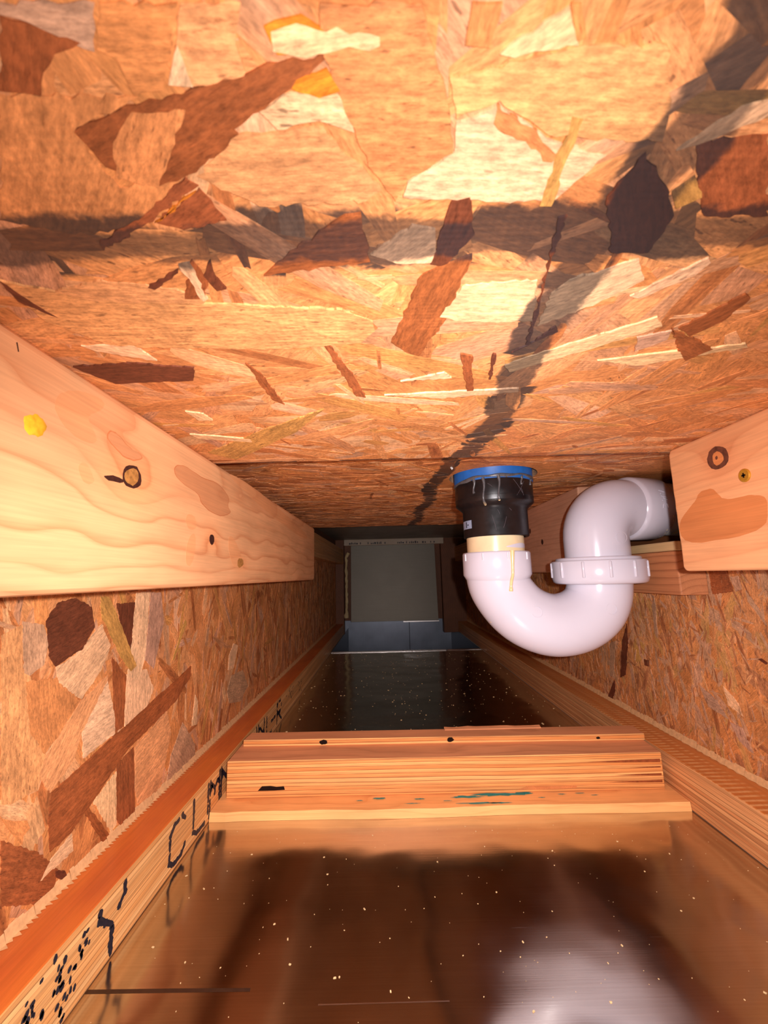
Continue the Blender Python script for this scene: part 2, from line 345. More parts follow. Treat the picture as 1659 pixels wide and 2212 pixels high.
def strand_geo(mb, poly, ang, col, rnd, base, hgt, to3, seedoff, soft=0.0, tone=(.5,.25,.1)):
    """one chip: a raised polygon with its own sides"""
    ca,sa=math.cos(ang),math.sin(ang)
    uv=[(p[0]*ca+p[1]*sa+seedoff, -p[0]*sa+p[1]*ca+seedoff*.37) for p in poly]
    area=sum(poly[i-1][0]*poly[i][1]-poly[i][0]*poly[i-1][1] for i in range(len(poly)))
    if area<0: poly=poly[::-1]; uv=uv[::-1]
    top=[to3(p[0],p[1],hgt) for p in poly]; bot=[to3(p[0],p[1],base) for p in poly]; n=len(poly)
    flip=to3.flip
    cx=sum(p[0] for p in poly)/n; cy=sum(p[1] for p in poly)/n; rim=tuple(a*(1-soft)+b*soft for a,b in zip(col,tone))
    if soft and n<=12:
        ctr=to3(cx,cy,hgt+.004); cuv=(cx*ca+cy*sa+seedoff, -cx*sa+cy*ca+seedoff*.37)
        for i in range(n):
            j=(i+1)%n; t3=[top[i],top[j],ctr]; u3=[uv[i],uv[j],cuv]; c3=[rim,rim,col]
            mb.face(t3[::-1] if flip else t3, 0, c3[::-1] if flip else c3, u3[::-1] if flip else u3, rnd)
    else: mb.face(top[::-1] if flip else top, 0, col, uv[::-1] if flip else uv, rnd)
    col=rim
    for i in range(n):
        j=(i+1)%n; q=[bot[i],bot[j],top[j],top[i]]; u=[uv[i],uv[j],uv[j],uv[i]]
        mb.face(q[::-1] if flip else q, 0, col, u[::-1] if flip else u, rnd)
def plane_map(kind, val):
    if kind=='ceil': f=lambda a,b,h:(a,b,val-h); f.flip=True
    elif kind=='wl': f=lambda a,b,h:(val+h,a,b); f.flip=False
    else: f=lambda a,b,h:(val-h,a,b); f.flip=True
    return f
def jitter(c, rng, a=.10):
    k=1+rng.uniform(-a,a); return (c[0]*k, c[1]*k*(1+rng.uniform(-.04,.04)), c[2]*k*(1+rng.uniform(-.08,.08)))
def strands(parent, mat, to3, rect, specs, traced, seed, nparts, view, skip=None, top=.62, calm=1.0, soft=.45, tone=PAL['o']):
    """specs: (count, L range, W range, angle mean, angle spread, palette); the largest in view become parts, the rest one layer"""
    rng=random.Random(seed); items=[]
    for (cnt,Ls,Ws,am,asd,pal) in specs:
        for _ in range(cnt):
            a=rng.gauss(am,asd) if rng.random()<.8 else rng.uniform(0,math.pi)
            L=rng.uniform(*Ls); W=rng.uniform(*Ws); cx=rng.uniform(rect[0],rect[1]); cy=rng.uniform(rect[2],rect[3])
            p=clip(flake(rng,cx,cy,a,L,W),*rect)
            if p is None or (skip and skip(p)): continue
            cc=jitter(PAL[rng.choice(pal)],rng,.12); mx=rng.uniform(.0,.55)*calm; cc=tuple(q*(1-mx)+w_*mx for q,w_ in zip(cc,tone))
            items.append((L*W*view(cx,cy), p, a, cc, rng.random()))
    cut=sorted((i[0] for i in items), reverse=True)[min(nparts,len(items)-1)]
    bulk=MB(); n=len(items)
    for k,(sz,p,a,c,r) in enumerate(items):
        h=.04+(top-.1)*k/n
        if sz>cut:
            mb=MB(); strand_geo(mb,p,a,c,r,0,h,to3,r*500,soft,tone); mb.build('strand',mat,parent)
        else: strand_geo(bulk,p,a,c,r,0,h,to3,r*500,soft,tone)
    o=bulk.build('strand_layer',mat,parent); o['kind']='stuff'; o['label']='pressed layer of small wood strands'
    for k,(cl,p) in enumerate(traced):
        p2=clip(list(p),*rect)
        if p2 is None or (skip and skip(p2)): continue
        # grain follows the longest edge
        e=max(((p2[i][0]-p2[i-1][0],p2[i][1]-p2[i-1][1]) for i in range(len(p2))), key=lambda q:q[0]**2+q[1]**2)
        # rough up long edges a little
        q=[]
        for i in range(len(p2)):
            a_,b_=p2[i-1],p2[i]; d=math.hypot(b_[0]-a_[0],b_[1]-a_[1]); q.append(a_)
            m=int(min(16,d/1.6))
            for s in range(1,m): 
                t=s/m; j=min(.55,d*.035); q.append((a_[0]+(b_[0]-a_[0])*t+rng.uniform(-j,j), a_[1]+(b_[1]-a_[1])*t+rng.uniform(-j,j)))
        mb=MB(); strand_geo(mb,q,math.atan2(e[1],e[0]),jitter(PAL[cl],rng,.05),rng.uniform(.15,.8),0,top+.015*k*.5+.02,to3,rng.uniform(0,500)); mb.build('strand',mat,parent)
def slab(mb, x0,x1,y0,y1,z0,z1, col):
    v=[(x0,y0,z0),(x1,y0,z0),(x1,y1,z0),(x0,y1,z0),(x0,y0,z1),(x1,y0,z1),(x1,y1,z1),(x0,y1,z1)]
    for f in [(0,3,2,1),(4,5,6,7),(0,1,5,4),(1,2,6,5),(2,3,7,6),(3,0,4,7)]:
        pts=[v[i] for i in f]; mb.face(pts,0,col,[(p[0]+p[2],p[1]+p[2]) for p in pts],.5)
# ------------------------------------------------------------------ outlines of the larger chips and marks, in plane millimetres
CEIL=[
('o',[(-65.3,59.4),(-41.6,60.3),(-56.0,64.8),(-57.4,66.0),(-55.5,76.9),(-41.0,75.0),(-58.9,87.5),(-75.3,88.4),(-88.3,84.1)]),
('k',[(-54.7,47.9),(-40.9,48.2),(-44.8,53.8),(-52.4,50.0),(-55.8,49.1)]),
('b',[(-56.0,49.4),(-46.2,52.6),(-51.3,53.9),(-55.1,56.3),(-58.2,59.6),(-64.7,58.7)]),
('o',[(-40.2,48.2),(-28.7,48.4),(-32.8,54.3),(-37.0,59.3),(-42.2,59.9),(-42.0,54.7),(-44.2,53.5)]),
('l',[(-28.3,48.4),(-19.5,48.6),(-21.9,53.3),(-21.6,57.0),(-23.0,58.6),(-31.5,58.8),(-31.4,53.2)]),
('p',[(-31.2,53.2),(-31.3,58.9),(-35.4,58.5)]),
('b',[(-56.9,65.5),(-43.1,61.5),(-28.6,58.7),(-19.1,56.4),(-6.5,54.7),(-17.2,60.8),(-26.9,65.9),(-25.4,68.1),(-41.0,75.0),(-47.6,77.1),(-55.4,72.3)]),
('o',[(-44.1,62.4),(-34.3,62.3),(-40.6,69.5),(-47.1,77.1),(-55.1,74.8),(-50.8,67.5)]),
('l',[(-26.3,66.8),(-9.7,65.9),(1.2,79.0),(-2.5,81.7),(-27.0,82.2),(-37.9,74.8)]),
('p',[(-21.1,62.9),(-14.9,60.2),(-5.6,60.7),(-4.0,66.9),(-10.4,64.7),(-18.5,66.1)]),
('o',[(-8.1,55.1),(-7.8,48.8),(7.4,49.1),(10.3,55.8),(14.0,64.1),(15.7,71.3),(6.7,77.0),(4.3,81.9),(-0.7,74.7),(-5.5,63.3)]),
('y',[(-13.3,58.2),(-7.9,56.7),(-5.9,60.0),(-9.8,61.0),(-14.4,59.5)]),
('y',[(-16.8,51.2),(-10.8,50.0),(-7.6,51.9),(-8.8,54.8),(-15.6,54.7)]),
('p',[(-15.9,51.8),(-11.7,50.9),(1.1,52.8),(1.1,53.9),(-12.6,55.0),(-16.2,54.3)]),
('l',[(13.0,58.4),(26.5,56.1),(34.2,54.5),(47.9,54.8),(54.2,62.8),(57.3,70.1),(35.5,68.7),(22.7,62.1),(15.3,64.9)]),
('p',[(15.4,65.7),(23.0,63.2),(35.8,69.6),(47.5,72.6),(41.0,82.4),(25.1,82.5),(5.9,80.8),(6.8,77.5),(15.9,71.3)]),
('p',[(20.9,55.4),(29.9,49.8),(33.4,54.5),(23.4,55.9)]),
('o',[(14.9,54.1),(15.0,49.2),(19.6,49.3),(19.1,54.5)]),
('o',[(29.9,49.5),(31.5,49.5),(34.2,53.6),(32.8,53.9)]),
('o',[(22.4,62.4),(37.9,72.3),(36.6,73.7),(22.5,65.9)]),
('g',[(37.0,65.0),(39.4,65.5),(40.7,84.1),(37.9,84.0)]),
('b',[(64.4,70.3),(77.8,69.3),(95.1,88.2),(79.1,87.7),(71.9,80.4)]),
('p',[(61.4,72.0),(68.1,64.2),(72.2,63.2),(74.7,65.9),(68.5,69.1)]),
('b',[(-40.6,75.2),(-38.4,76.8),(-54.5,85.7),(-70.3,93.6),(-70.0,91.4),(-56.3,85.0)]),
('b',[(-38.6,77.3),(-35.7,85.6),(-46.8,87.9),(-52.3,85.8)]),
('y',[(-39.4,77.9),(-50.9,85.2),(-52.9,85.8),(-42.7,79.4)]),
('d',[(55.5,72.3),(65.1,80.2),(71.7,87.5),(72.7,99.0),(62.6,98.7),(52.6,82.1)]),
('g',[(66.9,81.3),(69.4,77.6),(74.8,82.7),(70.9,85.6)]),
('b',[(-7.6,85.2),(-3.8,84.7),(-2.2,99.8),(-32.3,103.9),(-27.1,98.9),(-13.1,88.9)]),
('p',[(-2.1,97.3),(8.4,88.3),(14.3,89.8),(15.5,100.4),(6.7,100.9)]),
('d',[(17.1,82.3),(21.1,81.2),(24.4,91.5),(18.3,102.1),(14.3,101.2),(16.2,87.2)]),
('b',[(25.2,98.2),(21.8,127.3),(14.9,148.9),(9.4,145.4),(4.0,138.9),(12.2,105.4),(17.0,102.1)]),
('d',[(43.6,87.3),(45.6,86.7),(47.5,101.4),(56.1,142.7),(54.3,142.7),(49.1,112.5)]),
('p',[(25.5,109.7),(46.3,108.5),(51.9,128.5),(28.1,127.5),(19.9,124.7)]),
('p',[(55.9,108.8),(71.7,101.4),(78.1,109.6),(69.5,119.6),(54.5,131.2),(52.8,114.7)]),
('p',[(78.1,116.7),(90.9,101.5),(92.9,103.3),(92.1,108.2),(81.7,117.9)]),
('p',[(50.8,157.8),(56.8,152.7),(93.9,127.7),(99.1,133.1),(82.6,145.5),(54.5,163.7)]),
('d',[(55.4,143.3),(61.0,131.5),(63.2,134.8),(50.8,148.3)]),
('b',[(105.9,134.7),(114.4,117.0),(117.9,119.3),(118.7,131.2),(113.8,139.9)]),
('k',[(94.3,139.9),(104.4,136.0),(106.7,141.9),(99.1,149.5)]),
('p',[(87.9,155.9),(139.4,145.9),(142.6,148.6),(107.7,160.6)]),
('b',[(103.4,134.6),(129.7,149.3),(124.9,157.7),(119.1,152.1)]),
('l',[(-106.0,103.1),(-94.5,108.2),(-78.5,112.9),(-37.5,116.6),(-11.8,119.9),(-2.4,126.3),(-1.7,131.5),(-7.0,138.4),(-38.2,141.6),(-95.9,137.4),(-108.4,121.9)]),
('l',[(-94.5,108.2),(-78.1,104.1),(-59.4,108.5),(-52.9,113.9),(-54.1,114.9),(-86.7,112.6)]),
('p',[(-107.4,136.0),(-88.8,136.8),(-86.3,147.5),(-104.5,140.1)]),
('d',[(-121.1,150.4),(-98.7,148.7),(-74.7,153.4),(-80.0,164.1),(-114.0,165.3),(-119.4,154.9)]),
('b',[(-20.7,139.9),(-18.7,140.0),(-12.2,160.4),(-7.6,185.2),(-11.9,183.4)]),
('b',[(-49.5,97.4),(-48.5,105.1),(-53.2,112.8),(-58.7,112.6)]),
('p',[(-53.9,98.9),(-50.5,98.2),(-51.8,112.9),(-53.6,113.8)]),
('d',[(-44.6,97.5),(-45.8,103.4),(-44.6,108.7),(-47.6,109.4),(-49.0,103.3)]),
('d',[(-66.9,107.3),(-54.7,100.5),(-55.4,101.9),(-65.4,108.3)]),
('g',[(-116.8,264.8),(-76.7,231.6),(-29.3,197.5),(-50.3,229.6),(-104.5,282.3)]),
('p',[(-112.3,229.0),(-80.6,239.5),(-81.2,245.5),(-110.6,237.3)]),
('p',[(-99.0,196.1),(-91.2,199.5),(-90.4,209.0),(-97.7,208.5)]),
('d',[(-106.0,103.1),(-104.9,110.9),(-102.9,119.8),(-104.2,118.5),(-108.4,111.8)]),
('b',[(-53.4,150.9),(-50.2,158.4),(-47.6,190.8),(-51.8,185.2)]),
('b',[(31.0,148.0),(35.9,149.9),(42.7,180.6),(40.5,182.9)]),
('d',[(43.7,148.6),(45.2,149.4),(48.1,169.6),(47.1,169.5)]),
('p',[(1.3,183.2),(63.4,179.4),(64.5,182.8),(30.3,187.9)]),
('p',[(8.4,169.7),(26.7,162.3),(30.5,167.4),(11.5,169.0)]),
]
WEBL=[
('l',[(214.1,189.8),(226.0,194.1),(229.0,170.5),(245.1,154.6),(250.9,115.8),(246.7,102.8),(229.9,103.9),(224.8,106.5)]),
('o',[(231.7,163.3),(254.8,160.1),(273.2,142.0),(266.3,139.7),(261.0,127.5),(249.4,120.2),(237.9,135.7)]),
('k',[(225.9,195.6),(240.4,191.7),(244.9,180.7),(243.2,169.9),(234.1,165.7),(230.2,168.1)]),
('p',[(289.1,187.0),(299.9,171.0),(292.6,156.9),(275.6,142.1),(255.2,156.8),(251.8,166.5),(267.2,171.0)]),
('p',[(320.6,146.8),(346.8,145.3),(359.3,126.6),(348.5,112.9),(323.1,109.6)]),
('p',[(326.3,206.9),(345.2,206.2),(343.8,154.9),(337.8,138.6),(322.5,145.4),(324.0,162.8)]),
('k',[(346.3,206.2),(361.8,205.6),(369.3,179.2),(357.5,143.0),(344.0,152.6)]),
('d',[(302.8,199.7),(325.3,199.3),(324.0,162.8),(313.8,175.9)]),
('d',[(241.2,194.0),(249.4,204.0),(262.9,205.8),(277.8,199.4),(282.2,185.9),(273.1,173.5),(251.8,166.9),(246.8,173.1)]),
('b',[(302.4,162.7),(320.7,145.8),(321.4,110.2),(311.7,109.7)]),
('p',[(277.0,130.5),(299.6,147.8),(310.6,119.7),(311.8,108.7),(281.4,104.9)]),
('l',[(249.7,117.8),(274.5,140.7),(299.1,151.7),(299.6,147.8),(278.1,121.5),(272.6,106.8),(256.3,96.7),(246.7,110.1)]),
('g',[(285.4,205.6),(294.3,205.2),(303.5,193.5),(332.7,150.5),(325.7,147.8),(312.2,160.8),(288.5,191.9)]),
('b',[(227.0,88.9),(251.9,68.9),(268.5,49.2),(262.8,36.8),(231.1,56.7)]),
('l',[(337.7,90.2),(382.4,102.6),(392.0,81.4),(377.5,41.0),(346.5,45.5),(341.4,58.1)]),
('p',[(294.3,73.4),(316.5,82.0),(320.8,45.3),(314.8,44.0)]),
('b',[(316.1,86.0),(335.8,90.9),(343.0,43.2),(326.1,41.5),(320.4,49.2)]),
('b',[(257.4,96.2),(298.8,105.1),(329.9,111.4),(425.3,131.3),(423.5,119.4),(371.0,100.3),(328.6,91.7),(289.2,71.6),(275.4,65.1),(260.4,63.8),(257.0,82.8)]),
('k',[(412.8,83.0),(441.3,53.3),(443.0,36.5),(389.0,41.3),(394.1,61.4)]),
('p',[(276.6,64.4),(279.1,53.5),(254.9,52.8),(261.9,60.0)]),
('b',[(286.8,70.4),(290.5,71.8),(314.3,42.0),(307.0,42.2)]),
('d',[(265.6,51.0),(273.1,46.6),(275.3,42.6),(271.4,42.8),(266.0,47.8)]),
('g',[(387.8,144.1),(390.4,143.6),(411.9,174.5),(407.2,177.7)]),
('p',[(436.9,101.2),(443.9,92.8),(442.4,70.9),(432.5,73.1)]),
('b',[(361.5,102.3),(387.4,108.9),(423.0,132.0),(425.2,122.1),(397.6,106.0),(361.9,98.7)]),
('k',[(522.3,80.6),(535.3,96.9),(575.5,94.8),(600.0,68.8),(570.2,56.8),(530.7,65.5)]),
('p',[(525.6,122.6),(539.5,135.0),(555.8,129.7),(542.1,104.7),(523.5,106.1)]),
]
WEBR=[
('d',[(553.4,124.4),(537.8,147.7),(540.0,123.4),(553.6,82.0),(567.3,75.8)]),
('d',[(581.4,70.9),(583.2,54.8),(593.8,39.4),(606.4,39.0)]),
('b',[(391.8,213.3),(371.0,211.9),(367.8,193.8),(391.6,190.6)]),
('k',[(369.3,206.5),(360.2,207.6),(358.6,196.2),(365.2,193.9)]),
('k',[(355.1,195.3),(342.4,177.2),(340.9,167.8),(354.4,186.2)]),
('p',[(394.2,108.7),(380.4,98.0),(377.3,88.0),(391.8,92.7)]),
('k',[(424.9,102.1),(405.3,94.0),(394.0,80.6),(415.9,84.4)]),
('k',[(393.0,78.9),(380.4,78.1),(372.8,60.5),(385.2,65.5)]),
('k',[(584.5,116.4),(568.2,122.1),(584.3,71.8),(593.2,72.9)]),
('k',[(477.5,185.5),(476.4,174.7),(480.3,138.1),(483.6,143.0),(483.0,174.3)]),
('d',[(353.7,139.9),(350.1,141.1),(345.3,138.7),(346.5,137.1)]),
('d',[(510.2,109.8),(501.0,110.2),(502.4,103.1),(510.4,102.8)]),
]
BEAML={
'knot':[(185.8,266.4),(188.9,269.8),(195.4,271.6),(199.5,268.9),(201.2,263.8),(196.7,260.2),(190.1,259.3),(186.6,261.5)],
'knot_core':[(187.7,266.4),(192.2,269.7),(197.4,269.4),(198.7,264.9),(195.2,261.2),(190.7,260.9),(187.3,262.7)],
'tail':[(173.0,260.4),(176.9,262.4),(186.5,262.7),(187.0,260.8),(178.0,259.3)],
's1':[(231.1,281.4),(243.4,284.7),(270.2,282.5),(294.8,285.1),(318.3,278.5),(312.4,270.7),(323.8,267.5),(297.1,260.3),(268.7,264.8),(265.0,271.2),(234.3,273.9)],
's2':[(172.9,278.4),(175.3,282.2),(181.2,282.3),(187.9,278.4),(198.1,278.9),(201.1,275.9),(188.6,272.3),(179.0,275.5)],
's3':[(143.1,280.2),(146.7,287.3),(156.0,292.2),(171.0,294.3),(169.0,288.5),(159.5,282.8),(169.2,275.2),(163.3,271.4),(150.6,273.2)],
's4':[(301.6,298.2),(377.4,299.9),(491.6,293.1),(650.2,279.9),(624.4,270.9),(453.7,280.1),(349.1,290.0)],
's5':[(247.7,255.9),(260.4,256.4),(264.3,247.3),(250.1,245.7)],
's6':[(314.3,249.5),(332.5,247.9),(360.1,222.7),(325.3,223.9)],
's7':[(251.9,242.0),(264.4,245.9),(260.7,224.0),(249.7,223.8)],
's8':[(157.5,260.8),(161.8,264.2),(165.8,261.2),(168.9,256.5),(162.9,254.3)],
'halo':[(166.6,265.1),(179.3,272.6),(205.8,276.1),(211.1,263.8),(197.4,253.4),(176.0,252.4),(166.3,256.8)],
'k2':[(283.2,245.7),(289.1,247.0),(292.0,243.5),(288.8,238.7),(283.7,240.6)],
'k3':[(338.6,231.9),(351.2,232.4),(354.4,226.2),(339.3,224.1)],
'dab':[(132.1,271.3),(136.9,273.6),(140.4,271.1),(140.0,267.3),(136.2,265.6),(134.6,268.1),(132.6,268.8)],
'tick':[(126.4,295.0),(126.8,295.3),(127.8,292.4),(127.4,292.2)],
}
BEAMR={
'knot':[(254.8,287.0),(249.7,290.0),(244.0,288.8),(239.8,284.8),(239.8,279.5),(243.7,275.3),(249.5,275.1),(255.0,277.8),(256.1,282.4)],
'core':[(251.2,285.9),(246.6,286.3),(243.0,282.8),(243.7,278.9),(248.3,277.2),(251.9,280.0)],
'screw':[(231.0,266.9)],
's':[(289.7,247.9),(270.7,258.7),(266.2,264.8),(255.1,264.9),(252.2,260.7),(247.4,255.4),(234.6,255.5),(225.6,254.8),(219.4,251.5),(222.2,236.0),(242.2,232.2),(287.3,231.1)],
}
# ------------------------------------------------------------------ ceiling: two subfloor panels with a gap, and a smooth panel far back
HX,HY,HR=119.8,443.0,47.0
YJ=294.8; YE=871.0; ZF=320.0
ceiling=tag(empty('ceiling',(55,235,300)), 'orange oriented strand board subfloor overhead with dark paint lines', None, None, 'structure')
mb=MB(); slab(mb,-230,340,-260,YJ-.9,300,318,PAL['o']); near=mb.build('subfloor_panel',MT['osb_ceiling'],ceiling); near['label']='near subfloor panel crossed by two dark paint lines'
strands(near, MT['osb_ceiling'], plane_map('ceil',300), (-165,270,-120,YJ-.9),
  [(260,(60,140),(18,42),0,.9,'ooolllk'),(420,(35,100),(8,26),0,.8,'ooolllpk'),(420,(15,70),(2.5,11),.1,.6,'ooplbkgl'),(160,(8,30),(1.5,5),.2,.9,'bpob')], CEIL, 11, 120,
  lambda x,y: 1.0/(abs(y)+60)**1.2 if -130<x<215 and y>35 else 1e-9)
# far panel with a round hole for the drain
mb=MB(); N=40; c=PAL['o']
def ring(z, y0=282.0, y1=YE, x0=-230, x1=340):
    pts=[]
    for k in range(N):
        a=2*math.pi*k/N; pts.append((HX+HR*math.cos(a), HY+HR*math.sin(a), z))
    return pts
rb,rt=ring(ZF),ring(ZF+18)
y0,y1,x0,x1=282.0,YE,-230,352
def outer(a,z):
    dx,dy=math.cos(a),math.sin(a); t=min([((x1-HX)/dx if dx>1e-9 else 1e9),((x0-HX)/dx if dx<-1e-9 else 1e9),((y1-HY)/dy if dy>1e-9 else 1e9),((y0-HY)/dy if dy<-1e-9 else 1e9)])
    return (HX+dx*t,HY+dy*t,z)
angs=[2*math.pi*k/N for k in range(N)]
corners=[math.atan2(yy-HY,xx-HX)%(2*math.pi) for xx in (x0,x1) for yy in (y0,y1)]
for zz,up in ((ZF,False),(ZF+18,True)):
    for k in range(N):
        a0=angs[k]; a1=angs[(k+1)%N] if k<N-1 else 2*math.pi
        i0=(HX+HR*math.cos(a0),HY+HR*math.sin(a0),zz); i1=(HX+HR*math.cos(a1),HY+HR*math.sin(a1),zz)
        mid=[outer(ca,zz) for ca in sorted(corners) if a0<ca<a1]
        poly=[i0,outer(a0,zz)]+mid+[outer(a1,zz),i1]
        if not up: poly=poly[::-1]
        mb.face(poly,0,c,[(p[0],p[1]) for p in poly],.5)
for k in range(N):
    j=(k+1)%N; q=[rb[j],rb[k],rt[k],rt[j]]; mb.face(q,0,PAL['k'],[(p[0]+p[1],p[2]) for p in q],.4)
for q in ([(x0,y0,ZF),(x1,y0,ZF),(x1,y0,ZF+18),(x0,y0,ZF+18)],[(x1,y1,ZF),(x0,y1,ZF),(x0,y1,ZF+18),(x1,y1,ZF+18)],[(x0,y1,ZF),(x0,y0,ZF),(x0,y0,ZF+18),(x0,y1,ZF+18)],[(x1,y0,ZF),(x1,y1,ZF),(x1,y1,ZF+18),(x1,y0,ZF+18)]):
    mb.face(q,0,PAL['k'],[(p[0]+p[1],p[2]) for p in q],.4)
far=mb.build('subfloor_panel',MT['osb_ceiling'],ceiling); far['label']='far subfloor panel with round drain hole'
def near_hole(p): return any((q[0]-HX)**2+(q[1]-HY)**2<(HR+1)**2 for q in p) or (min(q[0] for q in p)<HX+HR and max(q[0] for q in p)>HX-HR and min(q[1] for q in p)<HY+HR and max(q[1] for q in p)>HY-HR)
strands(far, MT['osb_ceiling'], plane_map('ceil',ZF), (-165,270,282.0,YE),
  [(300,(50,120),(12,30),0,.5,'oollkb'),(800,(25,90),(4,14),0,.35,'ookbblkp'),(900,(10,55),(1.5,6),0,.4,'bdplkoo')], [('p',[(36,ZF),(58,299),(57,330),(50,352),(34,340)])], 12, 80,
  lambda x,y: 1.0/y**1.3 if -125<x<200 else 1e-9, near_hole)
mb=MB(); mb.box(-200,306,YE+30,1604,356,362); hp=mb.build('header_panel',MT['rim_panel'],ceiling)
mb=MB(); mb.box(-160,225,1590,1603,333,356); hs=mb.build('header_strip',MT['rim_strip'],ceiling,1)
rng=random.Random(5); mb=MB(); x=-140
while x<195:
    wv=rng.choice((3,4,6)); hgt=rng.uniform(5,9)
    if rng.random()<.72: mb.box(x,x+wv,1589.7,1590.2,337,337+hgt)
    x+=wv+rng.choice((2.5,3,4,9))
mb.build('ink_print',MT['ink'],hs)

# ------------------------------------------------------------------ walls: two wooden I joists
Y0,Y1=-260,1640
wall_left=tag(empty('wall_left',(-196,500,0)), 'left joist: strand board web on an orange laminated bottom flange', None, None, 'structure')
mb=MB(); slab(mb,-206,-196,Y0,Y1,36,266,PAL['o']); webl=mb.build('web',MT['osb_web'],wall_left)
strands(webl, MT['osb_web'], plane_map('wl',-196), (-120,1630,38,264),
  [(420,(60,130),(18,40),1.57,.8,'ooollll'),(900,(35,110),(7,24),1.57,.45,'ooollplkb'),(900,(14,70),(2,10),1.57,.4,'plbbkkgol'),(260,(8,26),(1.5,5),1.2,.9,'bbo')], WEBL, 21, 130,
  lambda y,z: 1.0/(y*y) if y>200 else 1e-9)
def flange(name, wall, xa, xb, z0, z1, top_m, side_m, inner, ya=Y0, yb=Y1):
    mb=MB(); v=[(xa,ya,z0),(xb,ya,z0),(xb,yb,z0),(xa,yb,z0),(xa,ya,z1),(xb,ya,z1),(xb,yb,z1),(xa,yb,z1)]
    mb.mesh(v,[(0,3,2,1),(0,1,5,4),(1,2,6,5),(2,3,7,6),(3,0,4,7)],0); mb.mesh(v,[(4,5,6,7)],1)
    return mb.build(name,[side_m,top_m],wall,1.2,2,True)
fl=flange('bottom_flange',wall_left,-237,-165,0,38,MT['flange_top_l'],MT['flange_side'],1)
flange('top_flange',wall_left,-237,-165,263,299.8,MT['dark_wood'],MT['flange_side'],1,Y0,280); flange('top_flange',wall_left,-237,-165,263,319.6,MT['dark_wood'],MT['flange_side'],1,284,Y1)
def bead(wall, xw, sg, pitch, depth, name, parent, seed):
    rng=random.Random(seed); mb=MB(); y=-120.0
    while y<1600:
        p=pitch*rng.uniform(.8,1.25); d=depth*rng.uniform(.55,1.1); h=6.5*rng.uniform(.8,1.1)
        a=[(xw,y,38.05),(xw,y,38+h),(xw,y+p,38+h),(xw,y+p,38.05)]
        e0=(xw+sg*2.2,y,38.3); e1=(xw+sg*2.2,y+p*.8,38.3); t0=(xw+sg*(2.2+d),y+p*.5,38.15); u0=(xw+sg*.7,y,38+h*.8); u1=(xw+sg*.7,y+p,38+h*.8)
        mb.mesh([a[1],a[2],u1,u0,(xw+sg*2.2,y+p,38.3),e0,t0,e1],[(0,1,2,3),(3,2,4,5),(5,4,6)],0)
        y+=p
    o=mb.build(name,MT['fluff'],parent); o['kind']='stuff'
bead(wall_left,-196,1,3.6,3.0,'glue_bead',fl,3)
# dot matrix ink on the left flange
FONT={'C':["01110","10001","10000","10000","10000","10001","01110"],'U':["10001","10001","10001","10001","10001","10001","01110"],'M':["10001","11011","10101","10101","10001","10001","10001"],
'N':["10001","11001","10101","10011","10001","10001","10001"],'L':["10000","10000","10000","10000","10000","10000","11111"],'-':["00000","00000","00000","11111","00000","00000","00000"],
'R':["11110","10001","10001","11110","10100","10010","10001"],'Y':["10001","10001","01010","00100","00100","00100","00100"]}
rng=random.Random(8); mb=MB()
def dot(y,z,sy,sz):
    xx=-165+.06; n=7; mb.mesh([(xx+.05,y+sy*math.cos(2*math.pi*i/n)*rng.uniform(.75,1.15),z+sz*math.sin(2*math.pi*i/n)*rng.uniform(.75,1.15)) for i in range(n)],[tuple(range(n))])
def stroke(ya,za,yb,zb):
    d=math.hypot(yb-ya,zb-za); ny,nz=-(zb-za)/d,(yb-ya)/d; w0,w1=rng.uniform(1.2,2.1),rng.uniform(1.2,2.1); xx=-165+.09
    mb.mesh([(xx,ya+ny*w0,za+nz*w0),(xx,ya-ny*w0,za-nz*w0),(xx,yb-ny*w1,zb-nz*w1),(xx,yb+ny*w1,zb+nz*w1)],[(0,1,2,3)])
for (ys,ch,wd) in ((262,'Y',22),(338,'C',24),(376,'U',28),(408,'M',22),(434,'N',20),(522,'N',22),(552,'N',24),(588,'L',22),(612,'-',18),(640,'R',26)):
    for r_,row in enumerate(FONT[ch]):
        for c_,b_ in enumerate(row):
            if b_=='1':
                for (dr_,dc_) in ((0,1),(1,0),(1,1),(1,-1)):
                    if 0<=r_+dr_<7 and 0<=c_+dc_<5 and FONT[ch][r_+dr_][c_+dc_]=='1' and rng.random()<.8: stroke(ys+wd*c_/4,32-27.5*r_/6,ys+wd*(c_+dc_)/4,32-27.5*(r_+dr_)/6)
            if b_=='1' and rng.random()<.93: dot(ys+wd*c_/4+rng.uniform(-.8,.8), 32-27.5*r_/6+rng.uniform(-.8,.8), rng.uniform(1.7,2.7), rng.uniform(2.0,3.0))
for (yc,zc,n_,sp) in ((246,24,16,7),(232,22,14,7),(216,24,16,6),(210,12,12,6),(238,9,10,6),(728,26,22,16),(800,20,18,18),(470,12,8,6)):
    for k in range(n_): dot(yc+rng.gauss(0,sp*.6), max(3,min(35,zc+rng.gauss(0,6))), rng.uniform(.9,2.0), rng.uniform(.9,2.4))
mb.build('ink_lettering',MT['ink'],fl)['label']='smeared dot matrix lettering in blue black ink'

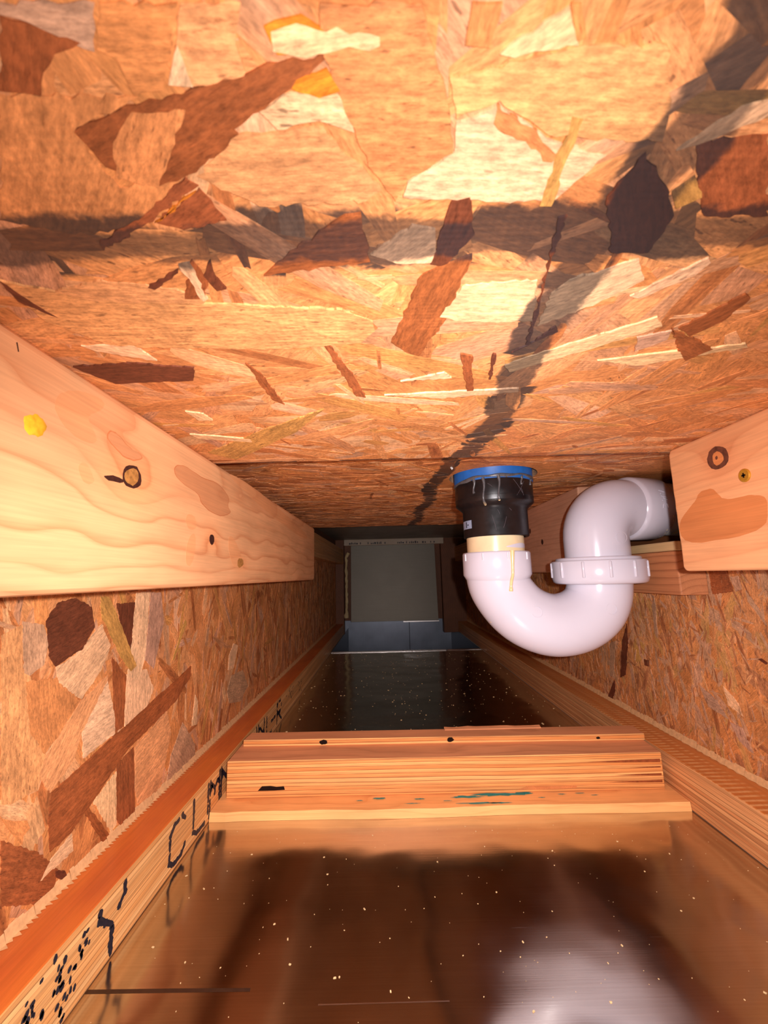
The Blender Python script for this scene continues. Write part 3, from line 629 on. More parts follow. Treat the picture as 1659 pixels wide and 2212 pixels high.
wall_right=tag(empty('wall_right',(304,500,0)), 'right joist: brown flecked strand board web above a striped bottom flange', None, None, 'structure')
mb=MB(); slab(mb,304,314,Y0,Y1,36,242,PAL['o']); slab(mb,304,314,Y0,405,242,266,PAL['o']); slab(mb,304,314,528,Y1,242,266,PAL['o']); webr=mb.build('web',MT['osb_web_fine'],wall_right)
strands(webr, MT['osb_web_fine'], plane_map('wr',304), (150,1630,38,242),
  [(300,(30,80),(8,22),1.57,.6,'oogkb'),(1700,(10,40),(2,8),1.57,.35,'oobbkgk'),(3600,(4,20),(.8,2.6),1.57,.4,'bbbokolk')], WEBR, 22, 120,
  lambda y,z: 1.0/(y*y) if y>300 and z<215 else 1e-9, None, .62, .7, .3, lin((220,160,108)))
fr_=flange('bottom_flange',wall_right,269,345,0,38,MT['flange_top_r'],MT['flange_side_r'],-1)
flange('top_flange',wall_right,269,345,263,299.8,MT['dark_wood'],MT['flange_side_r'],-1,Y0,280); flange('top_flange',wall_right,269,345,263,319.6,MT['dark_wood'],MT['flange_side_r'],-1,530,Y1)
bead(wall_right,304,-1,9.0,1.6,'glue_bead',fr_,4)

# ------------------------------------------------------------------ floor: sheet metal pan
YF=1233
mb=MB(); mb.box(-165.5,269.5,Y0,YF,-1.0,0.0); floor=tag(mb.build('floor',MT['steel']), 'brownish reflective galvanised sheet metal pan closing the joist bay', None, None, 'structure')
mb=MB(); mb.box(-163,167,YF-6,YF+2,.02,1.6); mb.box(-163,167,YF-14,YF-9,.02,1.2); mb.build('folded_hem',MT['steel_edge'],floor,.4)
mb=MB(); mb.box(170,268,YF-10,YF+1,.02,1.5); mb.build('folded_hem',MT['steel'],floor,.4)
mb=MB(); mb.face([(-165,253.3,.03),(-165,255.7,.03),(-120,255.3,.03),(-77.5,254.6,.03),(-77.2,252.6,.03),(-120,253.0,.03)][::-1]); mb.build('marker_line',MT['marker'],floor)['label']='dark straight marker line'
mb=MB(); mb.face([(-40,244.7,.03),(-40,245.4,.03),(27,245.7,.03),(27,245.1,.03)][::-1]); mb.build('scratch',MT['steel_edge'],floor)
rng=random.Random(77); mb=MB()
for k in range(950):
    y=rng.choice((rng.uniform(150,405),rng.uniform(490,1200),rng.uniform(490,1200))); x=rng.uniform(-160,264); s_=rng.choice((.12,.12,.15,.2,.25,.4))*(1 if y<420 else 1.8)
    a=rng.uniform(0,3.1); l_=s_*rng.uniform(1,2.2)
    v=[]
    for zz in (0.02,s_*.7):
        for (u,q) in ((-l_,-s_),(l_,-s_*.7),(l_*.8,s_),(-l_*.7,s_*.8)): v.append((x+u*math.cos(a)-q*math.sin(a), y+u*math.sin(a)+q*math.cos(a), zz))
    mb.mesh(v,[(4,5,6,7),(0,1,5,4),(1,2,6,5),(2,3,7,6),(3,0,4,7)])
o=mb.build('sawdust',MT['dust'],floor); o['kind']='stuff'

# ------------------------------------------------------------------ far end
mb=MB(); n=14; pts=[]
for i in range(n+1):
    t=i/n; z=334-t*(334-46); bow=-10*t*t; xw=3*t
    pts.append((z,1600+bow,xw))
v=[]; f=[]
for (z,y,xw) in pts: v += [(-134-xw*.5,y,z),(190+xw,y,z),(190+xw,y+1.2,z),(-134-xw*.5,y+1.2,z)]
for i in range(n):
    b=i*4
    for k in range(4): f.append((b+k,b+(k+1)%4,b+4+(k+1)%4,b+4+k))
mb.mesh(v,f,0,False); mb.face([v[0],v[1],v[2],v[3]]); mb.face([v[-1],v[-2],v[-3],v[-4]])
wall_back=tag(mb.build('wall_back',MT['steel_plate']), 'dull grey sheet metal plate closing the far end of the bay', None, None, 'structure')
for i,(xa,xb) in enumerate(((-196,-163),(215,304))):
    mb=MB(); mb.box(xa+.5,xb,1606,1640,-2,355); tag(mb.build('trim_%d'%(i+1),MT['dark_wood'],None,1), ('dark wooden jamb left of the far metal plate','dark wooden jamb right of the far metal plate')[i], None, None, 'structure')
for i,(q,lab) in enumerate((((-200,306,1641,1650,46,362),'added dark board hiding the open background behind the far metal plate'),((347,352,300,760,150,345),'added dark board hiding the open background behind the right joist notch'))):
    mb=MB(); mb.box(*q); tag(mb.build('trim_%d'%(i+5),MT['dark_wood']), lab, None, None, 'structure')  # both boards are added to block the bare world background
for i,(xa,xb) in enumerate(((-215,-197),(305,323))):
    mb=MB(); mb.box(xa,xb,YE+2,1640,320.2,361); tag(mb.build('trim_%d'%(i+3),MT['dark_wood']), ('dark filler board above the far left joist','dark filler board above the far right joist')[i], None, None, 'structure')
mb=MB(); rng=random.Random(4); P=[]; Rr=[]
for i in range(26):
    t=i/25; z=306-t*246; P.append((-153+rng.uniform(-1.5,1.5)+(10*max(0,1-t/.07) if t<.07 else 0),1603,z)); Rr.append(5.0*rng.uniform(.7,1.35)*(1.7 if t<.06 or t>.9 else 1))
mb.tube(P,Rr,10); tag(mb.build('sealant_bead',MT['foam']), 'cream foam sealant bead running down beside the far metal plate', 'sealant')
duct=tag(empty('duct_boot',(50,1450,-400)), 'dark blue grey sheet metal duct drop opening beyond the floor sheet', 'duct')
for (xa,xb) in ((-205,92),(94,310)):
    mb=MB(); mb.box(xa,xb,1790,1792,-400,46); mb.build('back_panel',MT['steel_duct'],duct)
mb=MB(); mb.box(92,94,1788.5,1793,-400,46); mb.build('seam',MT['hole_shade_seam'],duct)
mb=MB(); mb.box(-166,-164,YF+4,1792,-400,-.5); mb.build('side_panel',MT['steel_duct'],duct)
mb=MB(); mb.box(268,270,YF+4,1792,-400,-.5); mb.build('side_panel',MT['steel_duct'],duct)
mb=MB(); mb.box(-164,268,YF+3,YF+4,-400,-1.2); mb.build('front_panel',MT['steel_duct'],duct)
mb=MB(); mb.box(-164,268,YF+4,1790,-401,-400); mb.build('bottom_panel',MT['steel_duct'],duct)
mb=MB(); mb.box(60,193,1572,1574,43,46.5); mb.build('edge_strip',MT['steel_edge'],duct)
# ------------------------------------------------------------------ lumber
def smooth_poly(p, it=2):
    for _ in range(it):
        q=[]
        for i in range(len(p)):
            a,b=p[i-1],p[i]; q += [(a[0]*.75+b[0]*.25,a[1]*.75+b[1]*.25),(a[0]*.25+b[0]*.75,a[1]*.25+b[1]*.75)]
        p=q
    return p
def grow(p,d):
    cx=sum(q[0] for q in p)/len(p); cy=sum(q[1] for q in p)/len(p); out=[]
    for q in p:
        l=math.hypot(q[0]-cx,q[1]-cy) or 1; out.append((q[0]+(q[0]-cx)/l*d,q[1]+(q[1]-cy)/l*d))
    return out
def patch(name, poly, xface, sg, h, mat, parent, rough=0.0, seed=1, it=2):
    """flush patch lying on a board face x = const"""
    rng=random.Random(seed); p=smooth_poly(list(poly),it)
    if rough: p=[(a+rng.uniform(-rough,rough),b+rng.uniform(-rough,rough)) for a,b in p]
    area=sum(p[i-1][0]*p[i][1]-p[i][0]*p[i-1][1] for i in range(len(p)))
    if (area<0)==(sg>0): p=p[::-1]
    mb=MB(); mb.face([(xface+sg*h,a,b) for a,b in p]); n=len(p)
    for i in range(n):
        a,b=p[i],p[(i+1)%n]; mb.face([(xface,a[0],a[1]),(xface,b[0],b[1]),(xface+sg*h,b[0],b[1]),(xface+sg*h,a[0],a[1])])
    return mb.build(name,mat,parent)
def board(x0,x1,y0,y1,z0,z1,mat,parent,bev=3.0,name='board'):
    mb=MB(); mb.box(x0,x1,y0,y1,z0,z1); return mb.build(name,mat,parent,bev,3)

XL=-121.6
lb=tag(empty('lumber_board',(-140.6,223,211)), 'pale pine board with a dark keyhole shaped knot along the left joist', 'board', 'boards fixed under the subfloor edges')
board(XL-38,XL,-240,706,211,299.7,MT['pine_left'],lb,4.0)
patch('sap_stain',BEAML['s3'],XL,1,.03,MT['sap_light'],lb,.2,1)
for k,h in (('s1',.05),('s2',.05)):
    e=patch('sap_stain',grow(BEAML[k],.5),XL,1,h,MT['sap_edge'],lb,.25,3); patch('stain_fill',grow(BEAML[k],-.35),XL,1,h+.03,MT['sap'],e,.2,3)
for k in ('s4','s5','s6','s7'): patch('sap_stain',BEAML[k],XL,1,.035,MT['sap_light'],lb,.3,5)
patch('sap_stain',BEAML['s8'],XL,1,.035,MT['sap_light'],lb,.2,6)
kn=patch('knot',BEAML['knot'],XL,1,.12,MT['knot'],lb,.3,7,1); patch('knot_core',BEAML['knot_core'],XL,1,.2,MT['knot_core'],kn,.3,8,1); patch('knot_tail',BEAML['tail'],XL,1,.1,MT['knot'],kn,.3,9,1)
patch('knot',BEAML['k2'],XL,1,.1,MT['knot'],lb,.2,10,1); patch('knot',BEAML['k3'],XL,1,.1,MT['knot_core'],lb,.4,11,1)
patch('nail_mark',BEAML['tick'],XL,1,.08,MT['knot'],lb,0,12,0)
mb=MB(); rng=random.Random(3); v=[]; f=[]; n=22
cy,cz=137,270
for j,(rr,hh) in enumerate(((4.4,.02),(4.0,.25),(2.6,.5),(1.2,.6))):
    for k in range(n):
        a=2*math.pi*k/n; q=rr*(1+.14*math.sin(2*a+1)+.07*math.sin(5*a)+.05*math.sin(9*a)); v.append((XL+hh*(1+.3*math.sin(3*a)),cy+q*.95*math.cos(a),cz+q*math.sin(a)))
for j in range(3):
    for k in range(n): f.append((j*n+k,j*n+(k+1)%n,(j+1)*n+(k+1)%n,(j+1)*n+k))
f.append(tuple(range(3*n,4*n))); mb.mesh(v,f,0,True); mb.build('glue_dab',MT['yellow_glue'],lb)['label']='yellow dab of glue'

XR=207.4
rb_=tag(empty('lumber_board',(226,110,213)), 'orange fir board with a round knot and yellow screw at right', 'board', 'boards fixed under the subfloor edges')
mb=MB(); rng=random.Random(6); v=[]; f=[]
zs=[213,216]+[216+i*5.2 for i in range(1,15)]+[296,299.7]; 
prof=[]
for i,z in enumerate(zs): prof.append((290.7+rng.uniform(-.35,.35)+(-2.2 if i in (0,len(zs)-1) else 0), z))
for (ye,z) in prof: v += [(XR,-240,z),(XR,ye,z),(XR+38,ye+rng.uniform(-.3,.3),z),(XR+38,-240,z)]
m=len(prof)
for i in range(m-1):
    b=i*4
    for k in range(4): f.append((b+k,b+(k+1)%4,b+4+(k+1)%4,b+4+k))
f=[tuple(reversed(q)) for q in f]; f += [(0,1,2,3),tuple(reversed([(m-1)*4+i for i in range(4)]))]
mb.mesh(v,[tuple(reversed(q)) for q in f]); mb.build('board',MT['fir_right'],rb_,2.2,3)
patch('sap_stain',BEAMR['s'],XR,-1,.04,MT['sap_right'],rb_,.25,4)
kn=patch('knot',BEAMR['knot'],XR,-1,.08,MT['knot_ring'],rb_,.3,2,1); patch('knot_core',BEAMR['core'],XR,-1,.14,MT['sap_right'],kn,.3,3,1)
patch('knot_pith',[(249.5,283.5),(247.6,283.5),(247.6,281.4),(249.5,281.4)],XR,-1,.18,MT['knot_ring'],kn,.1,3,1)
def xdisc(mb,x,sg,cy,cz,prof,n=28,mi=0):
    v=[]; f=[]
    for (r,h) in prof:
        for k in range(n): a=2*math.pi*k/n; v.append((x+sg*h,cy+r*math.cos(a),cz+r*math.sin(a)))
    for j in range(len(prof)-1):
        for k in range(n): f.append((j*n+k,j*n+(k+1)%n,(j+1)*n+(k+1)%n,(j+1)*n+k))
    f.append(tuple(range((len(prof)-1)*n,len(prof)*n)))
    if sg<0: f=[tuple(reversed(q)) for q in f]
    mb.mesh(v,f,mi,False)
mb=MB(); xdisc(mb,XR,-1,231,266.9,((3.9,0),(3.9,.5),(3.3,.9))); sc=mb.build('screw',MT['zinc'],rb_); sc['label']='yellow zinc screw head'
mb=MB(); mb.box(XR-1.0,XR-.88,229.7,232.3,266.4,267.4); mb.box(XR-1.0,XR-.88,230.5,231.5,265.5,268.3); mb.build('drive_recess_shade',MT['hole_shade_seam'],sc)  # recess shade drawn as a dark cross on the screw head

rr=tag(empty('lumber_board',(255,680,214)), 'dull fir board behind the white trap, against the right joist', 'board', 'boards fixed under the subfloor edges')
board(242,268,505,860,214,319.4,MT['fir_rear'],rr,2.0)
patch('knot',[(690,283),(684,288),(678,283),(684,277)],242,-1,.1,MT['knot_ring'],rr,.2,3,1); patch('knot',[(640,261),(634,266),(629,260),(635,255)],242,-1,.1,MT['knot'],rr,.2,4,1)
patch('knot',[(560,262),(553,266),(549,259),(556,254)],242,-1,.1,MT['knot_core'],rr,.2,5,1)

bl=tag(empty('wood_block',(288,440,190)), 'short ringed wooden block on the right web below the pipe', 'wood block')
mb=MB(); mb.box(277,303.6,395,500,190,232); o=mb.build('block',MT['fir_block'],bl,1.2,2)
ps=tag(empty('plywood_strip',(288,440,232)), 'thin pale plywood strip lying on the wooden block under the pipe', 'plywood strip')
mb=MB(); mb.box(275,303.6,392,500,232.2,241); mb.build('strip',MT['ply'],ps,.5,1)

# ------------------------------------------------------------------ blocking across the floor
bb=tag(empty('floor_board',(52,445,0)), 'thin orange board with teal ink streaks lying across the floor sheet', 'board')
mb=MB(); rng=random.Random(2); n=30; v=[]; f=[]
for i in range(n+1):
    x=-164.5+i*(268.6+164.5)/n; yb=406+rng.uniform(-.4,.4)+.8*math.sin(i*.4); v += [(x,yb,.1),(x,yb+1.2,7.4+rng.uniform(-.3,.3)),(x,492,7.6),(x,492,.1)]
for i in range(n):
    b=i*4
    for k in range(4): f.append((b+k,b+4+k,b+4+(k+1)%4,b+(k+1)%4))
f += [(0,1,2,3),tuple(reversed([n*4+k for k in range(4)]))]; mb.mesh(v,f); mb.build('board',MT['base_board'],bb)
rng=random.Random(12)
for (cx,cy,rx,ry) in ((105,426.0,34,3.0),(70,423.0,18,2.2),(125,428,10,1.0),(26,421.5,7,1.0),(80,412,20,1.5),(98,411.5,12,1.2),(-12,424,7,1.3),(-30,421,4,.8),(160,424,5,.8),(190,421,4,.6),(20,414,9,.6),(140,419,4,.6),(178,425,6,.7),(52,417,5,.6)):
    n=22; mb=MB(); p=[]
    for k in range(n):
        a=2*math.pi*k/n; q=rng.uniform(.55,1.1); p.append((cx+rx*q*math.cos(a),cy+ry*q*math.sin(a)+(cx-cx)*.1,7.98))
    mb.face(p); mb.build('ink_smear',MT['teal'],bb)
lv=tag(empty('laminated_block',(52,460,7.6)), 'stepped laminated timber block nailed across the bay floor', 'timber block')
mb=MB(); v=[(-158.5,430,7.8),(261,428.5,7.8),(265,488,7.8),(-158.5,488,7.8),(-158.5,430,40.6),(261,428.5,40.2),(265,488,40.2),(-158.5,488,40.6)]
mb.mesh(v,[(0,3,2,1),(0,1,5,4),(1,2,6,5),(2,3,7,6),(3,0,4,7)],0); mb.mesh(v,[(4,5,6,7)],1); lo=mb.build('lower_lamination',[MT['lvl_block'],MT['lvl_top']],lv,.6,1,True)
mb=MB(); v=[(-155,465,40.5),(264,458,40.3),(266,482,40.3),(-153,486,40.5),(-155,465,47),(264,458,46.6),(266,482,46.6),(-153,486,47)]
mb.mesh(v,[(0,3,2,1),(0,1,5,4),(1,2,6,5),(2,3,7,6),(3,0,4,7)],0); mb.mesh(v,[(4,5,6,7)],1); up_=mb.build('upper_lamination',[MT['lvl_block'],MT['lvl_top']],lv,.5,1,True)
mb=MB(); v=[]; f=[]; n=12; rng=random.Random(9)
for i in range(n+1):
    x=60+i*(165-60)/n; yy=484.5+rng.uniform(0,1.5)*(1-i/n); v += [(x,480,46.7),(x,yy+1,46.5),(x,yy+1,48.6-rng.uniform(0,.8)),(x,480,47.4)]
for i in range(n):
    b=i*4
    for k in range(4): f.append((b+k,b+(k+1)%4,b+4+(k+1)%4,b+4+k))
mb.mesh(v,f); mb.build('splinter',MT['lvl_top'],up_)
def hole_shade(name,cx,cz,y,rx,rz,parent,mat,seed,n=12):  # flat dark disc that paints the shade inside a hole
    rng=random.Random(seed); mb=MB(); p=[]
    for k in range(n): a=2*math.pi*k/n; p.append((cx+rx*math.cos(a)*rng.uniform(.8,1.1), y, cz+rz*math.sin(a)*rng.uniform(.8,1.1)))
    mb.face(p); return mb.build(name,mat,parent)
hole_shade('nail_hole_shade',-70,43.8,463.35,4.4,2.6,up_,MT['hole_shade_seam'],1); hole_shade('nail_hole_shade',63,44.2,460.95,3.6,2.6,up_,MT['hole_shade_seam'],2); hole_shade('nail_hole_shade',216,43.4,458.55,2.2,1.2,up_,MT['hole_shade_seam'],3)
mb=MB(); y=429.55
mb.face([(-128,y,14.2),(-112,y,14.2),(-102,y,14.6),(-103,y,17.8),(-110,y,17.4),(-116,y,18.4),(-124,y,18.2)]); mb.build('slot_shade',MT['hole_shade_seam'],lo)  # flat dark face painting the shade inside a slot
mb=MB(); y=428.8; mb.face([(118,y,9.6),(150,y,10),(205,y,10.8),(232,y,13),(205,y,13.6),(160,y,12.6),(130,y,13.2)]); mb.build('torn_grain',MT['sap_right'],lo)
for (xa,xb,zc_,hh) in ((188,259,33.2,1.5),(214,259,21.0,1.0),(206,259,15.0,1.1),(228,259,27.5,.6)):
    mb=MB(); y=428.45; mb.face([(xa,y,zc_),(xa+(xb-xa)*.5,y,zc_-hh*.7),(xb,y,zc_-hh),(xb,y,zc_+hh),(xa+(xb-xa)*.45,y,zc_+hh*.6)]); mb.build('burn_streak',MT['burn'],lo)

# ------------------------------------------------------------------ plumbing
def catmull(P, k=6):
    P=[Vector(p) for p in P]; Q=[P[0]*2-P[1]]+P+[P[-1]*2-P[-2]]; out=[]
    for i in range(1,len(Q)-2):
        for s in range(k):
            t=s/k; a,b,c,d=Q[i-1],Q[i],Q[i+1],Q[i+2]
            out.append(.5*((2*b)+(c-a)*t+(2*a-5*b+4*c-d)*t*t+(3*b-a-3*c+d)*t**3))
    out.append(P[-1]); return out
YT=357.0
PLACE=((138.0,357.0,147.0),(171.3,443.0,130.6),1.241)      # fittings are drawn at inch-and-a-half size and used at two-inch size
def pl(p): A_,B_,K_=PLACE; return tuple(B_[i]+(p[i]-A_[i])*K_ for i in range(3))
trap=tag(empty('p_trap',pl((140,YT,145))), 'glossy white plastic drain trap bend hanging below the black fitting', 'drain trap')
UP=[(94.3,220),(94.6,213),(96.4,204.3),(102.2,194.1),(109.8,184.9),(118.7,178.0),(130.0,172.9),(141.5,170.8),(154.1,172.3),(165.5,177.0),(174.4,184.5),(179.6,194.6),(181.4,205.0),(182.0,214)]
mb=MB(); mb.tube(catmull([(x,YT,z) for x,z in UP],5),25.6,48); bend=mb.build('trap_bend',MT['pvc'],trap)
HC=(95.2,YT)
mb=MB(); mb.lathe([(24.5,207),(26.0,209.5),(28.4,213.5),(28.4,231.0),(27.8,232.4),(24.6,232.4)],HC,56,cap=False); hub=mb.build('inlet_hub',MT['pvc'],trap)
for k in range(9):
    a=math.radians(-166+k*40); mb=MB(); c_=Vector((HC[0]+28.4*math.cos(a),HC[1]+28.4*math.sin(a),228.5)); mb.tube([c_+Vector((0,0,-3)),c_+Vector((0,0,2.6))],[.75,.75],8); mb.build('rib',MT['pvc'],hub)
mb=MB(); mb.lathe([(24.1,226),(24.1,245.3)],HC,48); npz=mb.build('inlet_pipe',MT['primer'],trap); npz['label']='cream stained pipe stub'
mb=MB(); v=[]; n=16
for i in range(n+1):
    a=math.radians(-84+i*62/n); t=i/n; zl=236.0-.5*math.sin(t*3)-.4; zt=236.2+2.9*math.sin(math.pi*min(1,t*.75))
    v += [(HC[0]+24.22*math.cos(a),HC[1]+24.22*math.sin(a),zl),(HC[0]+24.22*math.cos(a),HC[1]+24.22*math.sin(a),max(zl+.1,zt))]
mb.mesh(v,[(2*i,2*i+2,2*i+3,2*i+1) for i in range(n)],0,True); mb.build('bare_patch',MT['pvc'],npz)
def on_hub(x,z,r,cx): # front surface point of a vertical cylinder
    return (x, YT-math.sqrt(max(0,r*r-(x-cx)**2)), z)
mb=MB(); P=[on_hub(101.0,232.4,28.6,95.2),on_hub(100.6,226,28.8,95.2),on_hub(100.3,219,28.8,95.2),on_hub(99.9,213,28.7,95.2),(99.3,YT-26.6,209),(98.6,YT-26.2,204.5),(98.4,YT-26.0,200.5)]
mb.tube(catmull(P,4),[1.9-.7*min(1,i/8) for i in range(20)]+[1.1,1.3,1.5,1.6,1.5],10); mb.build('cement_drip',MT['glue'],trap)
mb=MB(); mb.tube(catmull([(87.8,YT-6,180.5),(86.6,YT-6,178.0),(86.4,YT-6,174.6)],4),[.6,.8,.9,1.0,1.1,1.2,1.3,1.3,1.1],8); mb.build('cement_drip',MT['glue'],trap)
# nut
NC=(181.8,YT)
mb=MB(); mb.lathe([(27,204.3),(34.2,204.3),(36.2,205.6),(37.0,208.2),(37.2,222.4),(36.6,223.4),(33.5,223.6)],NC,64,cap=False); nut=mb.build('union_nut',MT['pvc'],trap)
for k in range(12):
    a=math.radians(-103+k*30); mb=MB(); c_=Vector((NC[0]+37.0*math.cos(a),NC[1]+37.0*math.sin(a),215)); mb.tube([c_+Vector((0,0,-5.6)),c_+Vector((0,0,-5.2)),c_+Vector((0,0,6.6)),c_+Vector((0,0,7.2))],[.6,1.2,1.2,.7],10); mb.build('rib',MT['pvc'],nut)
mb=MB(); mb.lathe([(33.2,222.8),(33.2,225.2),(32.4,226.0),(25,226.4)],NC,56,cap=False); mb.build('union_collar',MT['pvc'],trap)
# elbow turning to the right and back
yaw=math.radians(14.6); dx,dy=math.cos(yaw),math.sin(yaw); zc=269.3; Rb=27.0
P=[(NC[0]+0.5,YT,z) for z in (216,224,231)]
P+= [(NC[0]+.5+dx*(Rb-Rb*math.cos(t)),YT+dy*(Rb-Rb*math.cos(t)),zc-Rb+Rb*math.sin(t)) for t in [math.radians(q) for q in range(0,91,9)]]
ex=NC[0]+.5+dx*Rb; ey=YT+dy*Rb; ax=lambda s:(ex+dx*s,ey+dy*s,zc)
P+=[ax(4),ax(10)]
mb=MB(); mb.tube(P,25.8,48); elb=mb.build('elbow',MT['pvc'],trap)
s0=4.5
mb=MB(); mb.tube([ax(s0),ax(s0+2.0),ax(s0+4.0),ax(s0+29),ax(s0+30)],[25.2,27.6,28.4,28.4,27.7],56,cap=False); mb.tube([ax(s0+29.9),ax(s0+30)],[27.8,24.0],56,cap=False); eh=mb.build('elbow_hub',MT['pvc'],trap)
# raised DWV letters running up the hub
STR={'D':[((0,0),(0,1)),((0,1),(.6,.85)),((.6,.85),(.75,.5)),((.75,.5),(.6,.15)),((.6,.15),(0,0))],'W':[((0,1),(.2,0)),((.2,0),(.4,.7)),((.4,.7),(.6,0)),((.6,0),(.8,1))],'V':[((0,1),(.35,0)),((.35,0),(.7,1))]}
A=Vector((dx,dy,0)); S=Vector((dy,-dx,0)); Zv=Vector((0,0,1))
def hubpt(s,th,r=28.55): return Vector(ax(s))+(S*math.cos(th)+Zv*math.sin(th))*r
mb=MB()
for i,ch in enumerate('DWV'):
    for (a,b) in STR[ch]:
        q=[]
        for (u,vv) in (a,b): q.append(hubpt(s0+20-vv*5.5, (-3.5+i*6.2+u*5.0)/28.6))
        mb.tube(q,.34,6)
mb.build('raised_lettering',MT['pvc'],eh)
def ring_mark(c,nrm,r,parent):
    nrm=nrm.normalized(); a=nrm.orthogonal().normalized(); b=nrm.cross(a); mb=MB(); n=28
    mb.tube([c+(a*math.cos(2*math.pi*k/n)+b*math.sin(2*math.pi*k/n))*r for k in range(n+1)],.16,6,cap=False,smooth=True); mb.build('mould_mark',MT['pvc'],parent)
ring_mark(Vector((118,YT-25.3,184.0)),Vector((0,-1,.16)),4.2,bend); ring_mark(Vector((176.5,YT-25.4,185)),Vector((0,-1,0)),4.2,bend)
ring_mark(Vector((190.5,YT-25.6,241)),Vector((.1,-1,0)),4.4,elb); ring_mark(Vector((206.5,YT-19.5,266)),Vector((.25,-.96,0)),4.4,elb)
# small printed label on the bend
mb=MB()
def bendpt(z,th,r=25.75):
    cx=94.6+max(0,(211-z))*.28; return (cx+r*math.sin(th),YT-r*math.cos(th),z)
def bq(z0,z1,t0,t1): mb.mesh([bendpt(z0,t0),bendpt(z0,t1),bendpt(z1,t1),bendpt(z1,t0)],[(0,1,2,3)])
rng=random.Random(3)
for i in range(9): bq(203.5-i*.85,203.5-i*.85-.5*rng.choice((.7,1.3)),-1.32,-1.12)
for i in range(12): bq(205-i*.8,205-i*.8-.45,-.93,-.90)
for i in range(6): bq(199-i*.9,199-i*.9-.5,-1.05,-.98)
mb.build('printed_label',MT['ink_grey'],bend)
mb=MB(); n=16; v=[]
for i in range(n+1):
    th=-1.5+i*2.6/n; wv=2.2+2.0*math.sin(i*1.1)**2
    v += [hubpt(s0+29.6-wv,th,28.46),hubpt(s0+29.7,th,28.2)]
mb.mesh(v,[(2*i,2*i+1,2*i+3,2*i+2) for i in range(n)],0,True); mb.build('cement_smear',MT['yellowing'],eh)

dp=tag(empty('drain_pipe',pl((270,393,246))), 'short dull white pipe leaving the elbow toward the right joist', 'pipe')
mb=MB(); mb.tube([ax(s0+29.6),ax(s0+72)],24.1,48); mb.build('pipe',MT['pvc_pipe'],dp)
mb=MB(); v=[]; n=14
for i in range(n+1):
    th=-1.3+i*2.4/n; wv=1.5+1.2*math.sin(i*1.7)
    v += [hubpt(s0+46.8-wv,th,24.2),hubpt(s0+48.9,th,24.2)]
mb.mesh(v,[(2*i,2*i+1,2*i+3,2*i+2) for i in range(n)],0,True); mb.build('cement_smear',MT['yellowing'],dp)

AC=(96.5,YT)
ad=tag(empty('drain_fitting',pl((96.5,YT,245))), 'scratched black plastic reducing fitting hanging from the subfloor hole', 'pipe fitting')
mb=MB(); mb.lathe([(24.3,245.2),(27.0,245.2),(27.5,246),(27.4,268.2),(29.5,270.5),(32.8,273.2),(33.2,274.5),(33.2,294),(32.6,295)],AC,64,cap=False); body=mb.build('body',MT['abs'],ad)
mb=MB(); mb.lathe([(33.32,277.6),(33.5,277.9),(33.32,278.2)],AC,64,cap=False); mb.build('mould_line',MT['abs'],ad)
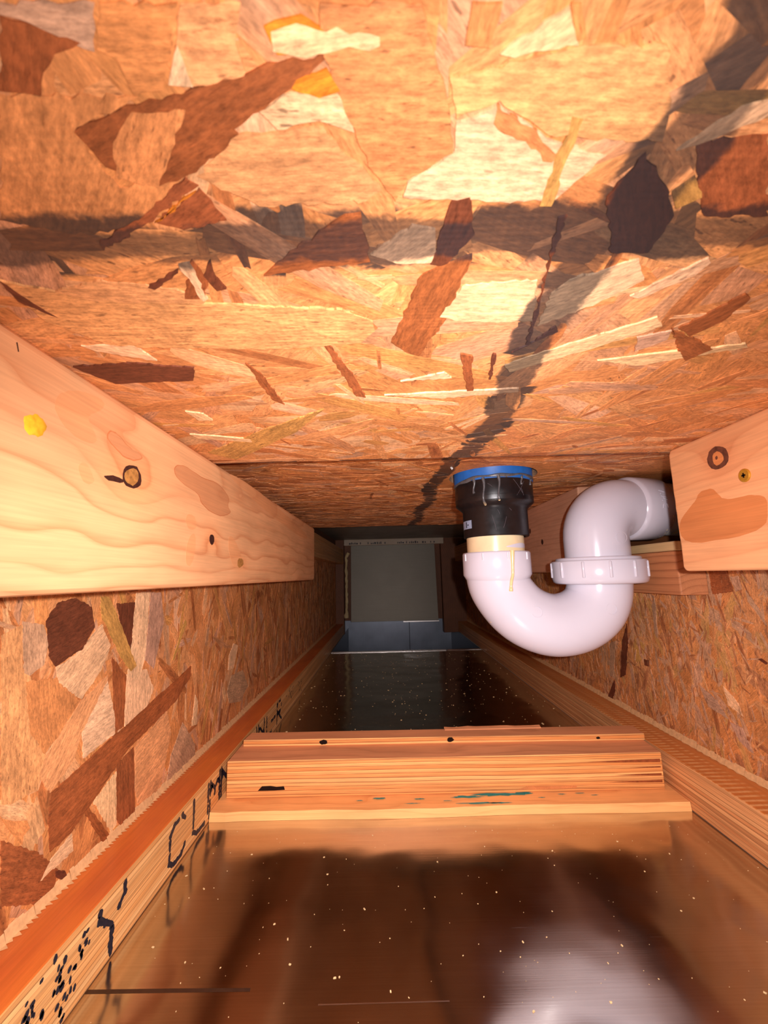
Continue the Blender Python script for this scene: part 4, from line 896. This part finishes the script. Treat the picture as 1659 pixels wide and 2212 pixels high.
# grey solvent cement squeezed out, wavy, with runs
mb=MB(); n=72; rows=[]
for j,(off,rad) in enumerate(((-1.6,33.1),(-1.0,34.0),(.2,34.3),(1.0,33.6),(1.4,33.0))):
    rows.append([])
    for k in range(n):
        a=2*math.pi*k/n; zc2=292.6+1.9*math.sin(a*1+.9)*.4+1.6*math.cos(a+1.45)+.5*math.sin(5*a)+.3*math.sin(11*a+1)
        rows[-1].append((AC[0]+rad*math.cos(a),AC[1]+rad*math.sin(a),zc2+off*(1+.35*math.sin(7*a))))
v=sum(rows,[]); f=[]
for j in range(4):
    for k in range(n): f.append((j*n+k,j*n+(k+1)%n,(j+1)*n+(k+1)%n,(j+1)*n+k))
mb.mesh(v,f,0,True); mb.build('cement_ring',MT['cement'],ad)
for (deg,z0,z1) in ((-118,292,270.6),(-97,293,273.2),(-132,292,280),(-62,293,286),(-40,292,287)):
    a=math.radians(deg); mb=MB(); P=[]; Rr=[]; m=10
    for i in range(m+1):
        t=i/m; z=z0+(z1-z0)*t; r=33.3 if z>274 else 33.3-(274-z)*1.1
        P.append((AC[0]+r*math.cos(a+.02*math.sin(t*6)),AC[1]+r*math.sin(a+.02*math.sin(t*6)),z)); Rr.append(1.5-.7*min(1,t*2.5)+(.35 if t>.85 else 0))
    mb.tube(P,Rr,8); dr=mb.build('cement_drip',MT['cement'],ad)
    if z1<275: mb=MB(); mb.tube([P[-2],P[-1],Vector(P[-1])+Vector((0,0,-1.0))],[1.1,1.15,.6],8); mb.build('drip_tip',MT['glue'],dr)
mb=MB(); v=[]
for i in range(7):
    a=math.radians(-182+i*5.5)
    for z in (252.5,259.5): v.append((AC[0]+27.65*math.cos(a),AC[1]+27.65*math.sin(a),z))
mb.mesh(v,[(2*i,2*i+2,2*i+3,2*i+1) for i in range(6)],0,True); lab=mb.build('label',MT['label'],ad); lab['label']='small pale blue paper label'
mb=MB(); 
for (d0,d1,z0,z1) in ((-166,-163,253.5,258.5),(-161,-157,255.3,256.2)):
    a0,a1=math.radians(d0),math.radians(d1); mb.mesh([(AC[0]+27.75*math.cos(q),AC[1]+27.75*math.sin(q),z) for q,z in ((a0,z0),(a1,z0),(a1,z1),(a0,z1))],[(0,1,2,3)])
mb.build('label_print',MT['ink'],lab)
for (d0,z0,d1,z1,r) in ((-76,290,-62,279,33.26),(-57,289,-72,276.5,33.26),(-64,283,-60,277,33.26),(-110,262,-104,249,27.52),(-92,251,-86,260,27.52),(-100,266,-97,262,27.52),(-80,267,-76,265,27.52),(-112,287,-106,284,33.26)):
    P=[]
    for i in range(8):
        t=i/7; a=math.radians(d0+(d1-d0)*t+.6*math.sin(t*3)); P.append((AC[0]+r*math.cos(a),AC[1]+r*math.sin(a),z0+(z1-z0)*t))
    mb=MB(); mb.tube(P,.12,5); mb.build('scratch',MT['ink_grey'],ad)
bp=tag(empty('blue_pipe',pl((96.5,YT,290))), 'bright blue plastic ring between black fitting and subfloor hole', 'pipe')
mb=MB(); mb.lathe([(32.9,291),(33.6,291.6),(33.6,330)],AC,64); mb.build('ring',MT['blue'],bp)
PLACE=None
mb=MB(); rng=random.Random(31)
mb.tube([(68,398,320.4),(67.4,397,319.2),(68.2,396.4,318.2),(67.6,396.8,317.4)],[.9,1.3,1.1,.5],8); mb.build('glue_blob',MT['pvc_pipe'],far)

for o in bpy.data.objects:
    if '_o' in o: del o['_o']
